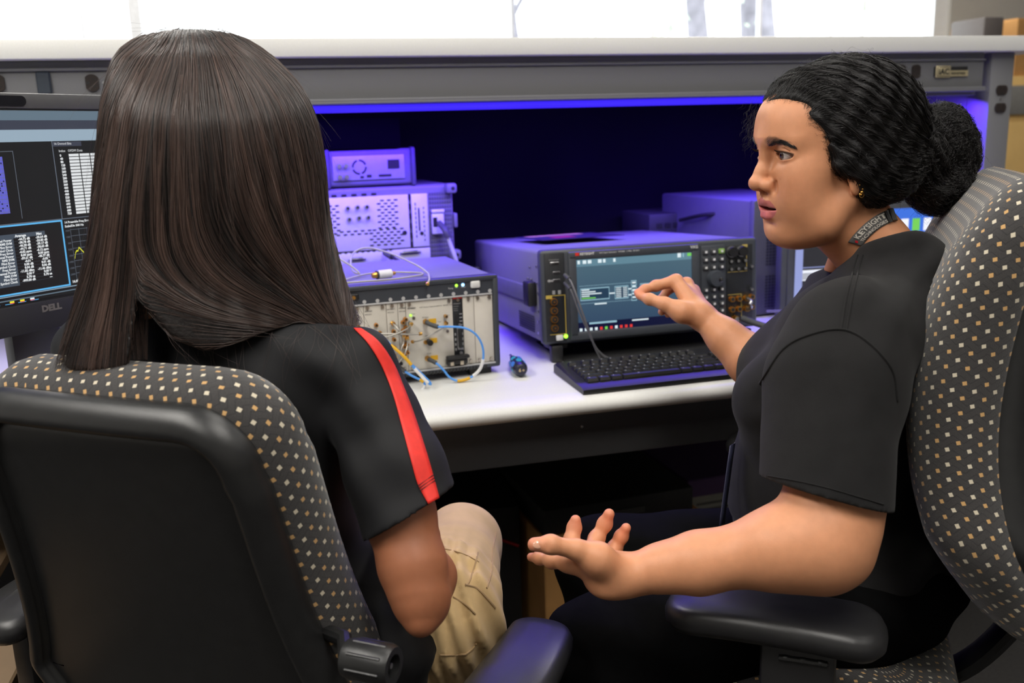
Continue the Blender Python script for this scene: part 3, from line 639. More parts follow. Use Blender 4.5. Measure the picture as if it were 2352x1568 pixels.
b = MB(); b.box(.222, -.001, .087, .03, .012, .05, .003, mi=0); b.box(.222, -.006, .118, .032, .008, .008, .002, mi=0); b.box(.214, -.0075, .092, .01, .002, .022, mi=1); b.build('power_inlet', [violet_white, black_ink], A)
for (x, z) in ((aw / 2 - .008, ah - .01), (aw / 2 - .004, .01), (-aw / 2 + .01, ah - .01), (-aw / 2 + .01, .01)):
    b = MB(); b.box(x, -.004, z, .026, .03, .024, .006, 2); b.cyl((x + .002, -.0185, z), (x + .002, -.0195, z), .0045, n=14, mi=1); b.build('corner_bumper', [case_m, black_ink], A)
b = MB(); b.box2(aw / 2 - .001, aw / 2 + .008, .0, .03, .075, .11, .003); b.build('side_bracket', case_m, A)
cable('power_cord', [(.398, 2.205, 1.015), (.405, 2.17, 1.0), (.416, 2.168, .965), (.43, 2.17, .92), (.45, 2.2, .84), (.47, 2.25, .768)], .0048, M('pale mains cord', (.55, .55, .58), .5), 'pale mains cord dropping from the slotted rear panel', boots=((0, .3, .0075),))
for k, (x, s_) in enumerate(((.118, .02),)):
    cable('data_cable', [(.262, 2.2, .952), (.268, 2.15, .95), (.285, 2.12, .94), (.3, 2.13, .925)], .0035, black_plastic, 'black data plug in the lower rear panel ports', boots=((0, .4, .007),))
Bq = empty('bench_supply', (.243, 2.215, 1.1075), (0, 0, R(5)), 'small violet-lit instrument with a round fan grille, stacked on the slotted rear panel', 'test instrument')
bw, bh = .205, .088
b = MB(); b.box2(-bw / 2, bw / 2, .004, .28, .003, bh, .008, 3); b.build('casing', M('violet grey case', (.16, .16, .2), .5), Bq)
b = MB(); b.box2(-bw / 2 + .012, bw / 2 - .022, .0, .006, .018, bh - .014, .001); b.build('rear_panel', M('steel rear plate', (.4, .4, .46), .4, .3), Bq)
b = MB(); 
for k in range(4):
    a0 = R(20 + 90 * k); pts = [(-.028 + .0155 * math.cos(a0 + R(70) * i / 8), -.0005, .048 + .0155 * math.sin(a0 + R(70) * i / 8)) for i in range(9)]; b.tube(pts, .002, 6)
b.box(.054, -.0006, .052, .028, .002, .021); b.box(.032, -.0006, .0265, .03, .002, .005); b.box(-.006, -.0006, .0265, .011, .002, .006); b.box(-.023, -.0006, .0245, .008, .002, .005); b.build('fan_grille', black_ink, Bq)
for (x, z) in ((-.076, .052), (-.06, .052), (-.076, .027), (-.06, .027)):
    b = MB(); b.cyl((x, 0, z), (x, -.01, z), .0055, n=14); b.build('terminal', steel, Bq)
for s_ in (-1, 1):
    b = MB(); b.box2(s_ * bw / 2 - s_ * .006, s_ * bw / 2 + s_ * .005, -.004, .03, .0, bh + .003, .005, 2); b.build('corner_bumper', M('rubber bumper', (.08, .08, .11), .6), Bq)
t = empty('dark_case', (.22, 2.19, 1.196), (0, 0, R(5)), 'black equipment case on top of the small fan-grilled instrument', 'equipment case')
b = MB(); b.box2(-.1, .1, .02, .28, .0, .072, .006); b.build('casing', M('black case paint', (.002, .002, .0025), .95, spec=.03), t)
b = MB(); b.box2(-.105, -.098, .1, .2, .025, .045, .002); b.box2(.098, .105, .1, .2, .025, .045, .002); b.build('side_handle', black_plastic, t)

# ---- tower, second case and monitor on the right ----------------------------------------------------
tower = empty('computer_tower', (1.255, 2.02, .76), (0, 0, R(8)), 'violet-lit metal tower with perforated vents behind the right woman', 'computer')
b = MB(); b.box2(-.125, .14, .02, .42, .006, .286, .006, 2); b.build('casing', M('tower case', (.1, .1, .12), .5), tower)
b = MB(); b.box2(-.127, .142, 0, .022, .004, .288, .006, 2); b.build('front_panel', M('tower steel', (.09, .09, .12), .5), tower)
b = MB()
for r_ in range(24):
    for c in range(20):
        if r_ not in (11, 12, 13): b.box(-.085 + .0095 * c, -.0004, .025 + .0075 * r_, .006, .0014, .0042)
b.build('vent_grille', M('tower vent', (.03, .03, .05), .6), tower)
for (x, y) in ((-.1, .04), (.1, .04), (-.1, .38), (.1, .38)):
    b = MB(); b.box(x, y, .003, .03, .03, .006); b.build('foot', black_plastic, tower)
rear = empty('network_switch', (1.1, 2.34, .76), (0, 0, R(3)), 'low black box behind the tilted touchscreen instrument, violet edge', 'electronics')
b = MB(); b.box2(-.1, .1, 0, .18, .18, .236, .004); b.box2(-.1, .1, .01, .18, 0, .18, .002, mi=0); b.build('casing', dark_m, rear)
b = MB()
for k in range(6): b.box(-.07 + .025 * k, -.001, .205, .016, .003, .012)
b.build('port_row', black_ink, rear)
cable('data_cable', [(1.13, 2.2, .94), (1.155, 2.17, .975), (1.18, 2.16, 1.0), (1.185, 2.2, .99), (1.2, 2.3, .98)], .006, M('lilac grey lead', (.4, .38, .5), .5), 'pale lilac lead arching behind the tilted touchscreen instrument', group=None)
cable('data_cable', [(1.075, 2.3, .98), (1.09, 2.2, 1.0), (1.14, 2.15, 1.008), (1.2, 2.2, 1.0)], .005, black_plastic, 'dark lead looping beside the lilac lead')
mon_w = EM('monitor white', srgb(235, 238, 250), 1.1); mon_k = EM('monitor charcoal', srgb(45, 45, 50), 1.0); mon_b = EM('monitor blue', srgb(60, 110, 215), 1.1); mon_l = EM('monitor lilac', srgb(150, 160, 215), 1.0)
MR = empty('desktop_monitor', (1.41, 1.90, .745), (0, 0, R(-4)), 'lit computer monitor behind the right woman, partly hidden by her neck', 'monitor')
b = MB(); b.box2(-.255, .255, 0, .03, .0, .3, .006, 2); b.box2(-.24, -.225, -.004, .0, .01, .29, .002); b.build('housing', M('monitor bezel', (.06, .065, .075), .45), MR)
b = MB(); b.rect(-.22, .235, .03, .275, -.001); ms = b.build('screen', mon_k, MR)
b = MB()
q = lambda x0, x1, za, zc, mi, y=-.0014: b.rect(x0, x1, za, zc, y, mi)
q(-.22, .235, .2, .275, 2, -.0012); q(-.22, .05, .135, .2, 1, -.0012); q(-.22, -.2, .03, .19, 3, -.0013); q(-.2, .05, .115, .14, 0); q(-.2, .05, .03, .045, 0); q(-.2, .05, .05, .055, 2)
for k in range(8): q(-.2, -.05 + .01 * (k % 3), .118 + .002 * k, .119 + .002 * k, 1, -.0016)
for k in range(10): q(-.18 + .018 * k, -.1785 + .018 * k, .06, .112, 3)
for k in range(5): q(-.18, .05, .065 + .01 * k, .0656 + .01 * k, 3)
q(-.185, -.165, .073, .083, 4, -.0017); q(-.17, .05, .09, .1, 4, -.0017); q(-.175, -.165, .08, .1, 4, -.0017)
for k in range(6): q(.05 + .03 * k, .07 + .03 * k, .22, .25, [0, 5, 0, 2, 5, 0][k], -.0017)
q(.04, .235, .205, .215, 0, -.0017); q(.05, .235, .03, .2, 2, -.0012)
q(-.2, .1, .145, .147, 3)
b.build('screen_graphics', [mon_w, mon_k, mon_b, mon_l, em_yel, em_grn], ms)
b = MB(); b.box2(.02, .2, .03, .16, 0, .012, .003); b.box2(.08, .14, .03, .06, .0, .2, .004); b.build('stand', dark_grey, MR)

# ---- left monitor ------------------------------------------------------------------------------------
ML = empty('conference_monitor', (-.350, 1.580, .953), (0, 0, R(46)), 'large dark monitor at far left with camera bar, data tables and a yellow trace', 'monitor'); ML.scale = (.875, .875, .875)
fr = M('dark monitor shell', (.035, .035, .035), .45, bump=.1, bscale=900); chin = M('speaker chin cloth', (.016, .016, .017), .75, bump=.4, bscale=2500)
mw = .60
b = MB(); b.box2(-mw / 2, mw / 2, .0, .045, .0, .385, .008, 2); b.build('housing', fr, ML)
b = MB(); b.box2(-mw / 2, mw / 2, -.008, .0, -.016, .036, .003); b.build('speaker_bar', chin, ML)
b = MB(); b.box2(-mw / 2, mw / 2, -.004, .0, .372, .398, .003); b.box2(-mw / 2, mw / 2, -.003, .04, .371, .3985, .004); b.build('camera_bar', M('camera bar grey', (.085, .085, .088), .5), ML)
b = MB(); b.prism([(x * .075 + (.0085 * math.cos(a)), .0085 * math.sin(a)) for (x, a) in [(1, R(-90 + 15 * k)) for k in range(13)] + [(-1, R(90 + 15 * k)) for k in range(13)]], .002, TR(-.075, -.004, .385, R(90))); o = b.build('camera_window', M('camera glass', (.006, .006, .01), .1), ML)
b = MB(); b.box(-.087, -.0068, .385, .024, .002, .0095, .004, 3); b.build('privacy_shutter', M('shutter grey', (.16, .16, .16), .4), o)
sL, sR_, sB, sT = -.285, .285, .04, .369
b = MB(); b.rect(sL, sR_, sB, sT, -.0008); ms = b.build('screen', EM('screen near-black', srgb(26, 27, 29), 1.0), ML)
em_slate = EM('screen slate', srgb(98, 116, 130), 1.0); em_steel = EM('screen steel', srgb(150, 170, 186), 1.0); em_char = EM('screen charcoal', srgb(60, 64, 78), 1.0); em_grid = EM('screen grid', srgb(100, 108, 120), 1.0); em_vio = EM('screen violet', srgb(98, 98, 208), 1.0); em_tx = EM('screen text', srgb(225, 228, 230), 1.0); em_dk = EM('screen table', srgb(70, 80, 92), 1.0)
b = MB(); PY = -.0012
mats = [em_slate, em_steel, em_char, em_grid, em_vio, em_tx, em_cy, em_yel, em_red, em_dk, EM('screen dark square', srgb(28, 30, 60), 1.0), em_w]
q = lambda x0, x1, za, zc, mi, y=PY: b.rect(x0, x1, za, zc, y, mi)
q(sL, sR_, .3525, .369, 0); q(sL, sR_, .3365, .3525, 2); q(sL, sR_, .316, .3365, 1)
# divider lines and the selected pane
sx = .049
q(sL, sR_, .1765, .178, 3); q(sx, sx + .0015, .178, .316, 3); q(sL, sx, .173, .176, 6); q(sx - .003, sx, .058, .176, 6); q(sL, sx, .055, .058, 6); q(sL, sR_, .0525, .054, 1); q(sL, sR_, .0455, .0475, 0)
q(sL, -.026, .30, .301, 3); q(-.027, -.026, .185, .301, 3)
q(sL, -.047, .196, .292, 4)
rr = random.Random(3)
for k in range(13): q(sL, -.047, .198 + .0073 * k, .1987 + .0073 * k, 3, -.0014)
for k in range(26): q(-.05 - .0083 * k, -.0495 - .0083 * k, .196, .292, 3, -.0014)
for k in range(170): x = -.052 - .0042 * rr.randint(0, 40); z = .2 + .0038 * rr.randint(0, 23); q(x, x + .0025, z, z + .0025, 10, -.0016)
# bit table
b.ftext('16 Demod Bits', .0058, sx + .004, PY, .3095, 5); b.ftext('Index   OFDM Data', .006, sx + .012, PY, .2965, 5)
q(sx + .002, sx + .06, .3065, .3145, 2, -.001)
for k in range(19):
    z = .2885 - .0058 * k
    b.ftext(str(40 * k), .0055, sx + .013, PY, z, 5, bold=.0003)
    for c in range(6): q(sx + .031 + .0225 * c, sx + .0515 + .0225 * c, z - .0002, z + .0042, 5)
# statistics table
q(sL, -.0485, .07, .16, 9, -.001); q(-.0485, .012, .1525, .16, 9, -.001)
b.ftext('Average', .0062, -.045, PY, .154, 5, bold=.0003); b.ftext('Max', .0062, -.005, PY, .154, 5, bold=.0003)
vals = ['-44.72 dB', '-38.78 dB', '-46.28 dB', '-44.71 dB', '-0.02 ppm', '0.00 ppm', '-59.61 dB', '-0.01 °', '0.00 dB', '0.04 dB', '-11.82 dBm', '0.00 %', '5.78 us', '-999.00 dB']
vmax = ['-38.64 dB', '-33.83 dB', '-39.17 dB', '-38.63 dB', '-0.12 ppm', '0.00 ppm', '-48.77 dB', '-0.05 °', '0.01 dB', '0.06 dB', '-11.46 dBm', '0.00 %', '5.78 us', '---']
for k in range(14):
    z = .148 - .0056 * k
    b.ftext(vals[k], .0056, -.018, PY, z, 5, 'RIGHT', .0003); b.ftext(vmax[k], .0056, .015, PY, z, 5, 'RIGHT', .0003); q(-.0485, .018, z - .0012, z - .0009, 9, -.0011)
    b.ftext(['Channel Power', 'RMS EVM', 'Pilot Error', 'Symbol Clock', 'Freq Error'][k % 5], .0056, -.052, PY, z, 5, 'RIGHT', .0002)
# preamble plot
b.ftext('14 Preamble Freq Error', .0056, sx + .004, PY, .1685, 5, bold=.0002); b.ftext('Scale/Div 500 Hz', .0056, sx + .004, PY, .1615, 5, bold=.0002)
for k in range(9): q(sx + .014, sR_, .064 + .0115 * k, .0647 + .0115 * k, 3)
for k in range(16): q(sx + .014 + .017 * k, sx + .0146 + .017 * k, .064, .158, 3)
for k, tx in enumerate(['-2000', '-1500', '-1000', '-500', '0.00', '500', '1000', '1500', '2000'][:8]): b.ftext(tx, .0045, sx + .0125, PY, .073 + .0115 * k, 3, 'RIGHT')
b.ftext('16.000 us', .0062, sx + .004, PY, .059, 5, bold=.0003)
y_ = .103
for k in range(46):
    y2 = .113 + .010 * math.sin(k * .55) * rr.uniform(.3, 1.2) + (.012 if k in (9, 10, 16, 17) else 0); x = sx + .0155 + .0028 * k
    b.quad((x, -.0016, y_ - .0012), (x + .0028, -.0016, y2 - .0012), (x + .0028, -.0016, y2 + .0012), (x, -.0016, y_ + .0012), 7); y_ = y2
for k in range(4):
    x = -.06 - .024 * k + .03
    q(x - .003, x + .012, .0425 - .0025, .0425 - .0015, 6, -.0016)
for k in range(3): x = -.034 - .019 * k; q(x, x + .008, .0405, .045, 11 if k == 0 else 7, -.0018); q(x, x + .008, .0405, .042, 8, -.0019)
b.build('screen_graphics', mats, ms)
b = MB(); b.ftext('DELL', .0155, .0, -.0086, .0175, 0, 'CENTER', .0009, sx=1.12); b.build('lettering', M('silver lettering', (.34, .33, .3), .35, .8), ML)
b = MB(); b.box2(-.05, .05, .045, .075, -.2, .2, .008); b.box2(-.12, .12, .0, .2, -.2154, -.203, .004); b.build('stand', dark_grey, ML)
# things under and behind that monitor
o = tag(MB().lathe([(.004, -.014), (.035, -.013), (.041, -.004), (.041, .004), (.035, .013), (.004, .014)], 40, TR(-.405, 1.74, .80, R(90), 0, R(8))).build('cable_reel', M('shiny violet reel', (.1, .09, .2), .15, .6, noise=.5, scale=25)), 'round shiny violet disc standing below the far left monitor', 'reel')
t = empty('terminal_block', (-.315, 1.99, .76), (0, 0, R(5)), 'pale block with orange terminals low behind the far left monitor', 'connector block')
b = MB(); b.box2(-.05, .05, 0, .04, 0, .125, .003); b.build('block', violet_white, t)
for k in range(3):
    b = MB(); b.cyl((-.03, 0, .03 + .036 * k), (-.03, -.008, .03 + .036 * k), .008, n=14); b.cyl((.02, 0, .03 + .036 * k), (.02, -.008, .03 + .036 * k), .008, n=14); b.build('terminal', orange_gold, t)
cable('power_cord', [(-.42, 1.9, .768), (-.36, 1.83, .772), (-.31, 1.82, .80), (-.29, 1.86, .85), (-.28, 1.93, .88)], .006, black_plastic, 'black cord curling up behind the long dark hair at left')

# ---- keyboard --------------------------------------------------------------------------------------------
KB = empty('keyboard', (.742, 1.503, .76), (0, 0, R(1.0)), 'black full-size computer keyboard at the bench edge in front of the touchscreen', 'keyboard')
kw = .45
b = MB(); prof = [(.0, .003), (.001, .009), (.012, .0135), (.045, .0135), (.165, .022), (.17, .018), (.17, .002), (.003, .0)]
rows = []
for x, s_ in ((-kw / 2, .86), (-kw / 2 + .004, .97), (-kw / 2 + .012, 1), (kw / 2 - .012, 1), (kw / 2 - .004, .97), (kw / 2, .86)):
    rows.append([Vector((x, .085 + (y - .085) * (.93 + .07 * s_ if s_ < 1 else 1), .002 + (z - .002) * s_)) for y, z in prof])
b.grid(rows, closed=True)
for rw in (rows[0], rows[-1]): b.bm.faces.new([b.bm.verts.new(v) for v in rw])
b.build('tray', M('gloss black tray', (.012, .012, .012), .42), KB, angle=40)
keyp = M('black keycap', (.016, .016, .016), .38)
KT = lambda y: .0125 + .052 * (y - .04)
nkeys = 0; xtra = MB()
def keycap(x, y, w, d=.0165):
    global nkeys
    z = KT(y); b = xtra if nkeys >= 98 else MB()
    h = .0085
    base = [(-w / 2, -d / 2), (w / 2, -d / 2), (w / 2, d / 2), (-w / 2, d / 2)]; i1 = .0022
    rows = [[Vector((x + px, y + py, z)) for px, py in base], [Vector((x + px * (1 - 2 * .0006 / w), y + py * .96, z + h * .4)) for px, py in base],
            [Vector((x + px - math.copysign(i1, px), y + py - math.copysign(.002, py) + .0008, z + h)) for px, py in base]]
    V = b.grid(rows, closed=True); b.bm.faces.new(V[-1])
    if nkeys < 98:
        b.rect(0, 0, 0, 0, 0) if False else None
        q0 = Vector((x - w * .22, y + .001, z + h + .0003)); b.quad(q0, q0 + Vector((.0026, 0, 0)), q0 + Vector((.0026, .0035, .0002)), q0 + Vector((0, .0035, .0002)), 1)
        b.build('keycap', [keyp, grey_ink], KB, angle=20)
    nkeys += 1
U = .0188; kx = -kw / 2 + .018
ky = [.0365 + .0187 * k for k in range(5)] + [.139]
lay = [[1.25, 1.25, 1.25, 6.25, 1.25, 1.25, 1.25, 1.25], [2.25] + [1] * 10 + [2.75], [1.75] + [1] * 11 + [2.25], [1.5] + [1] * 12 + [1.5], [1] * 13 + [2]]
for r_, rowk in enumerate(lay):
    x = kx
    for w in rowk: keycap(x + w * U / 2, ky[r_], w * U - .001); x += w * U
for g_ in range(13): keycap(kx + U * (.5 + g_ + (1 if g_ > 0 else 0) * .75 * (1 + (g_ - 1) // 4) * .55), ky[5], .0165, .0135)
nav = kx + 15.25 * U
for r_ in (4, 3):
    for c in range(3): keycap(nav + (c + .5) * U, ky[r_], U - .001)
keycap(nav + 1.5 * U, ky[1], U - .001)
for c in range(3): keycap(nav + (c + .5) * U, ky[0], U - .001)
num = kx + 18.5 * U
for r_ in (4, 3, 2, 1):
    for c in range(3): keycap(num + (c + .5) * U, ky[r_], U - .001)
keycap(num + U, ky[0], 2 * U - .001); keycap(num + 2.5 * U, ky[0], U - .001)
keycap(num + 3.5 * U, ky[4], U - .001)
if nkeys > 98: tag(xtra.build('keycaps', keyp, KB, angle=20), kind='stuff')
b = MB(); b.box2(-.19, -.15, .15, .165, .0, .004); b.box2(.15, .19, .15, .165, .0, .004); b.build('rear_foot', black_plastic, KB)
# mat, dangling leads and adapter behind the keyboard
cable('usb_cable', [(.562, 1.735, .942), (.567, 1.71, .93), (.578, 1.69, .885), (.592, 1.685, .84), (.607, 1.688, .80), (.62, 1.695, .775), (.623, 1.70, .766)], .0021, mt('grey thin jacket', (.11, .11, .12), .4), 'thin dark cable hanging from the upper socket of the instrument front', group='thin cables at the touchscreen', boots=((0, .12, .0042),))
cable('usb_cable', [(.562, 1.735, .926), (.568, 1.712, .912), (.578, 1.695, .872), (.594, 1.688, .832), (.612, 1.69, .795), (.638, 1.695, .773), (.672, 1.70, .766), (.75, 1.71, .766)], .0021, MT['grey thin jacket'], 'thin dark cable curving from the lower socket onto the bench behind the keyboard', group='thin cables at the touchscreen', boots=((0, .12, .0042),))
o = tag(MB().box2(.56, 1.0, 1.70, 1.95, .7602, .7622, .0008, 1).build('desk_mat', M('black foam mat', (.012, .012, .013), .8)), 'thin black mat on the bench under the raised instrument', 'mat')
t = empty('cable_adapter', (.862, 1.69, .767), (0, 0, R(6)), 'small brass coaxial adapter on the bench behind the keyboard', 'adapter')
b = MB(); b.cyl((-.018, 0, 0), (.018, 0, 0), .0045, n=14); b.build('barrel', M('tarnished brass', (.4, .3, .18), .35, 1), t)
b = MB(); b.cyl((-.006, 0, 0), (.002, 0, 0), .0062, n=6); b.build('nut', M('nickel nut', (.5, .45, .38), .3, 1), t)
cable('rf_cable', [(.958, 1.735, .822), (.975, 1.70, .815), (1.01, 1.66, .805), (1.05, 1.63, .797), (1.1, 1.62, .785), (1.16, 1.64, .766)], .0042, M('bright blue jacket', srgb(40, 100, 215), .4), 'blue-jacketed cable with a black grip leaving the lower right instrument port', boots=((0, .42, .0068),))
cable('mains_lead', [(1.13, 1.93, .79), (1.15, 1.86, .8), (1.18, 1.82, .79), (1.22, 1.8, .766)], .003, M('grey round lead', (.25, .25, .26), .35), 'grey lead curving down between the tower and the right monitor')
# blue screwdriver handle
SD = empty('screwdriver', (.451, 1.735, .778), (0, 0, 0), 'short screwdriver with a black and sky-blue faceted handle, lying on the bench', 'screwdriver')
dirv = (Vector((.4445, 1.652, .776)) - Vector((.451, 1.735, .778))).normalized()
SD.rotation_euler = dirv.to_track_quat('Z', 'Y').to_euler()
b = MB(); b.lathe([(.002, -.012), (.006, -.01), (.0075, .002), (.0072, .01), (.0115, .018), (.0135, .035), (.0145, .055), (.014, .072), (.0115, .08), (.0095, .0815), (.0, .0816)], 24); b.build('handle', M('navy black handle', (.014, .016, .035), .35), SD)
for k in range(6):
    a = math.pi / 3 * k
    for j, (z, m) in enumerate(((.032, 'a'), (.058, 'b'))):
        b = MB(); T = Euler((0, 0, a + (math.pi / 6 if j else 0))).to_matrix().to_4x4() @ TR(.0122 + .0012 * j, 0, z, 0, R(90) - .06, 0)
        b.prism([(.0095 * math.cos(t_) * (1.1 if j else 1), .0058 * math.sin(t_)) for t_ in [2 * math.pi * i / 6 for i in range(6)]], .0014, T); b.build('grip_inlay', M('sky grip', srgb(70, 130, 215), .4) if (k + j) % 2 else M('teal grip', srgb(40, 150, 160), .4), SD)
b = MB(); b.text('6', .009, TR(-.003, -.003, .0818), align_x='CENTER', bold=.0004); b.text('o', .007, TR(.004, -.002, .0818), align_x='CENTER', bold=.0004); b.build('lettering', M('tan ink', (.5, .38, .2), .5), SD)
b = MB(); b.cyl((0, 0, -.012), (0, 0, -.035), .0028, n=12); b.build('shaft', steel, SD)
# ================================================================== office chairs
def fabric_mat():
    m = bpy.data.materials.new('dotted grey upholstery'); m.use_nodes = True
    nt = m.node_tree; L = nt.links.new; b = nt.nodes['Principled BSDF']; b.inputs['Roughness'].default_value = .95
    b.inputs['Sheen Weight'].default_value = .35; b.inputs['Specular IOR Level'].default_value = .2
    uv = nt.nodes.new('ShaderNodeUVMap'); uv.uv_map = 'weave'
    sp = nt.nodes.new('ShaderNodeSeparateXYZ'); L(uv.outputs[0], sp.inputs[0])
    def m_(op, a, c=None, d=None):
        n = nt.nodes.new('ShaderNodeMath'); n.operation = op
        for i, v in enumerate((a, c, d)):
            if v is None: continue
            if isinstance(v, (int, float)): n.inputs[i].default_value = v
            else: L(v, n.inputs[i])
        return n.outputs[0]
    pu, pv = .0178, .0118
    v = m_('DIVIDE', sp.outputs[1], pv); row = m_('FLOOR', v); fv = m_('SUBTRACT', m_('FRACT', v), .5)
    u = m_('ADD', m_('DIVIDE', sp.outputs[0], pu), m_('MULTIPLY', row, .5)); fu = m_('SUBTRACT', m_('FRACT', u), .5)
    du = m_('ABSOLUTE', m_('MULTIPLY', fu, pu)); dv = m_('ABSOLUTE', m_('MULTIPLY', fv, pv))
    # a little square turned by ~15 degrees
    a = m_('ADD', m_('MULTIPLY', m_('MULTIPLY', fu, pu), .97), m_('MULTIPLY', m_('MULTIPLY', fv, pv), .25)); c = m_('SUBTRACT', m_('MULTIPLY', m_('MULTIPLY', fv, pv), .97), m_('MULTIPLY', m_('MULTIPLY', fu, pu), .25))
    mx = m_('MAXIMUM', m_('ABSOLUTE', a), m_('ABSOLUTE', c)); dot = m_('LESS_THAN', mx, .0023)
    par = m_('GREATER_THAN', m_('FRACT', m_('MULTIPLY', row, .5)), .25)
    # zig-zag weave lines
    zz = m_('PINGPONG', m_('ADD', u, m_('MULTIPLY', m_('PINGPONG', v, 1.0), .5)), .25); line = m_('LESS_THAN', zz, .03)
    tc = nt.nodes.new('ShaderNodeTexCoord'); no = nt.nodes.new('ShaderNodeTexNoise'); no.inputs['Scale'].default_value = 900; L(tc.outputs['Object'], no.inputs['Vector'])
    base = nt.nodes.new('ShaderNodeMixRGB'); base.inputs[1].default_value = (.054, .051, .05, 1); base.inputs[2].default_value = (.034, .032, .033, 1); L(line, base.inputs[0])
    ns = nt.nodes.new('ShaderNodeMixRGB'); ns.blend_type = 'MULTIPLY'; ns.inputs[0].default_value = .5; L(base.outputs[0], ns.inputs[1]); L(no.outputs['Fac'], ns.inputs[2])
    dc = nt.nodes.new('ShaderNodeMixRGB'); dc.inputs[1].default_value = (.56, .5, .38, 1); dc.inputs[2].default_value = (.5, .3, .12, 1); L(par, dc.inputs[0])
    fin = nt.nodes.new('ShaderNodeMixRGB'); L(dot, fin.inputs[0]); L(ns.outputs[0], fin.inputs[1]); L(dc.outputs[0], fin.inputs[2]); L(fin.outputs[0], b.inputs['Base Color'])
    bp = nt.nodes.new('ShaderNodeBump'); bp.inputs['Strength'].default_value = .4; bp.inputs['Distance'].default_value = .001; L(no.outputs['Fac'], bp.inputs['Height']); L(bp.outputs[0], b.inputs['Normal'])
    return m
fabric = fabric_mat()
shell_m = M('black satin shell plastic', (.015, .0152, .0155), .33, bump=.12, bscale=1400, noise=.15)
arm_m = M('black arm urethane', (.02, .02, .021), .36, bump=.1, bscale=1200)

def loops_mesh(name, outline, prof, place, mat, parent, capfirst=False, uvscale=1.0):
    """outline: closed list of 2-D points (s,t); prof: (inset, n) rings; place(s,t,n) -> point"""
    n = len(outline); O = [Vector(p) for p in outline]
    nor = []
    for i in range(n):
        d = (O[(i + 1) % n] - O[i - 1]).normalized(); nor.append(Vector((d.y, -d.x)))
    area = sum(O[i].x * O[(i + 1) % n].y - O[(i + 1) % n].x * O[i].y for i in range(n))
    sg = 1 if area > 0 else -1
    cum = [0]
    for i in range(n): cum.append(cum[-1] + (O[(i + 1) % n] - O[i]).length)
    bm = bmesh.new(); uv = bm.loops.layers.uv.new('weave'); rings = []; vv = []
    cen = sum(O, Vector((0, 0))) / n
    for j, (ins, nn) in enumerate(prof):
        pts = []
        for i in range(n):
            p = O[i] - sg * nor[i] * ins if ins < .07 else O[i] - sg * nor[i] * .07 + (cen - (O[i] - sg * nor[i] * .07)) * min(.97, (ins - .07) / .16)
            pts.append(bm.verts.new(place(p.x, p.y, nn)))
        vv.append([0.0] * n if not j else [vv[-1][i] + (pts[i].co - rings[-1][i].co).length for i in range(n)])
        rings.append(pts)
    for j in range(len(prof) - 1):
        for i in range(n):
            f = bm.faces.new((rings[j][i], rings[j][(i + 1) % n], rings[j + 1][(i + 1) % n], rings[j + 1][i])); f.smooth = True
            for lp, (a, c) in zip(f.loops, ((cum[i], vv[j][i]), (cum[i + 1], vv[j][(i + 1) % n]), (cum[i + 1], vv[j + 1][(i + 1) % n]), (cum[i], vv[j + 1][i]))): lp[uv].uv = (a, c)
    fs = [bm.faces.new(rings[-1])] + ([bm.faces.new(rings[0][::-1])] if capfirst else [])
    for f in fs:
        f.smooth = True
    bmesh.ops.recalc_face_normals(bm, faces=bm.faces)
    me = bpy.data.meshes.new(name); bm.to_mesh(me); bm.free(); me.set_sharp_from_angle(angle=R(60))
    return link(name, me, mat, parent)

def round_rect(w, d, r, n=8):
    out = []
    for cx, cy, a0 in ((w - r, d - r, 0), (-w + r, d - r, 90), (-w + r, -d + r, 180), (w - r, -d + r, 270)):
        for k in range(n + 1): out.append((cx + r * math.cos(R(a0 + 90 * k / n)), cy + r * math.sin(R(a0 + 90 * k / n))))
    res = []
    for i in range(len(out)):
        a, c = Vector(out[i]), Vector(out[(i + 1) % len(out)]); m = max(1, int((c - a).length / .02))
        for k in range(m): res.append(tuple(a + (c - a) * k / m))
    return res

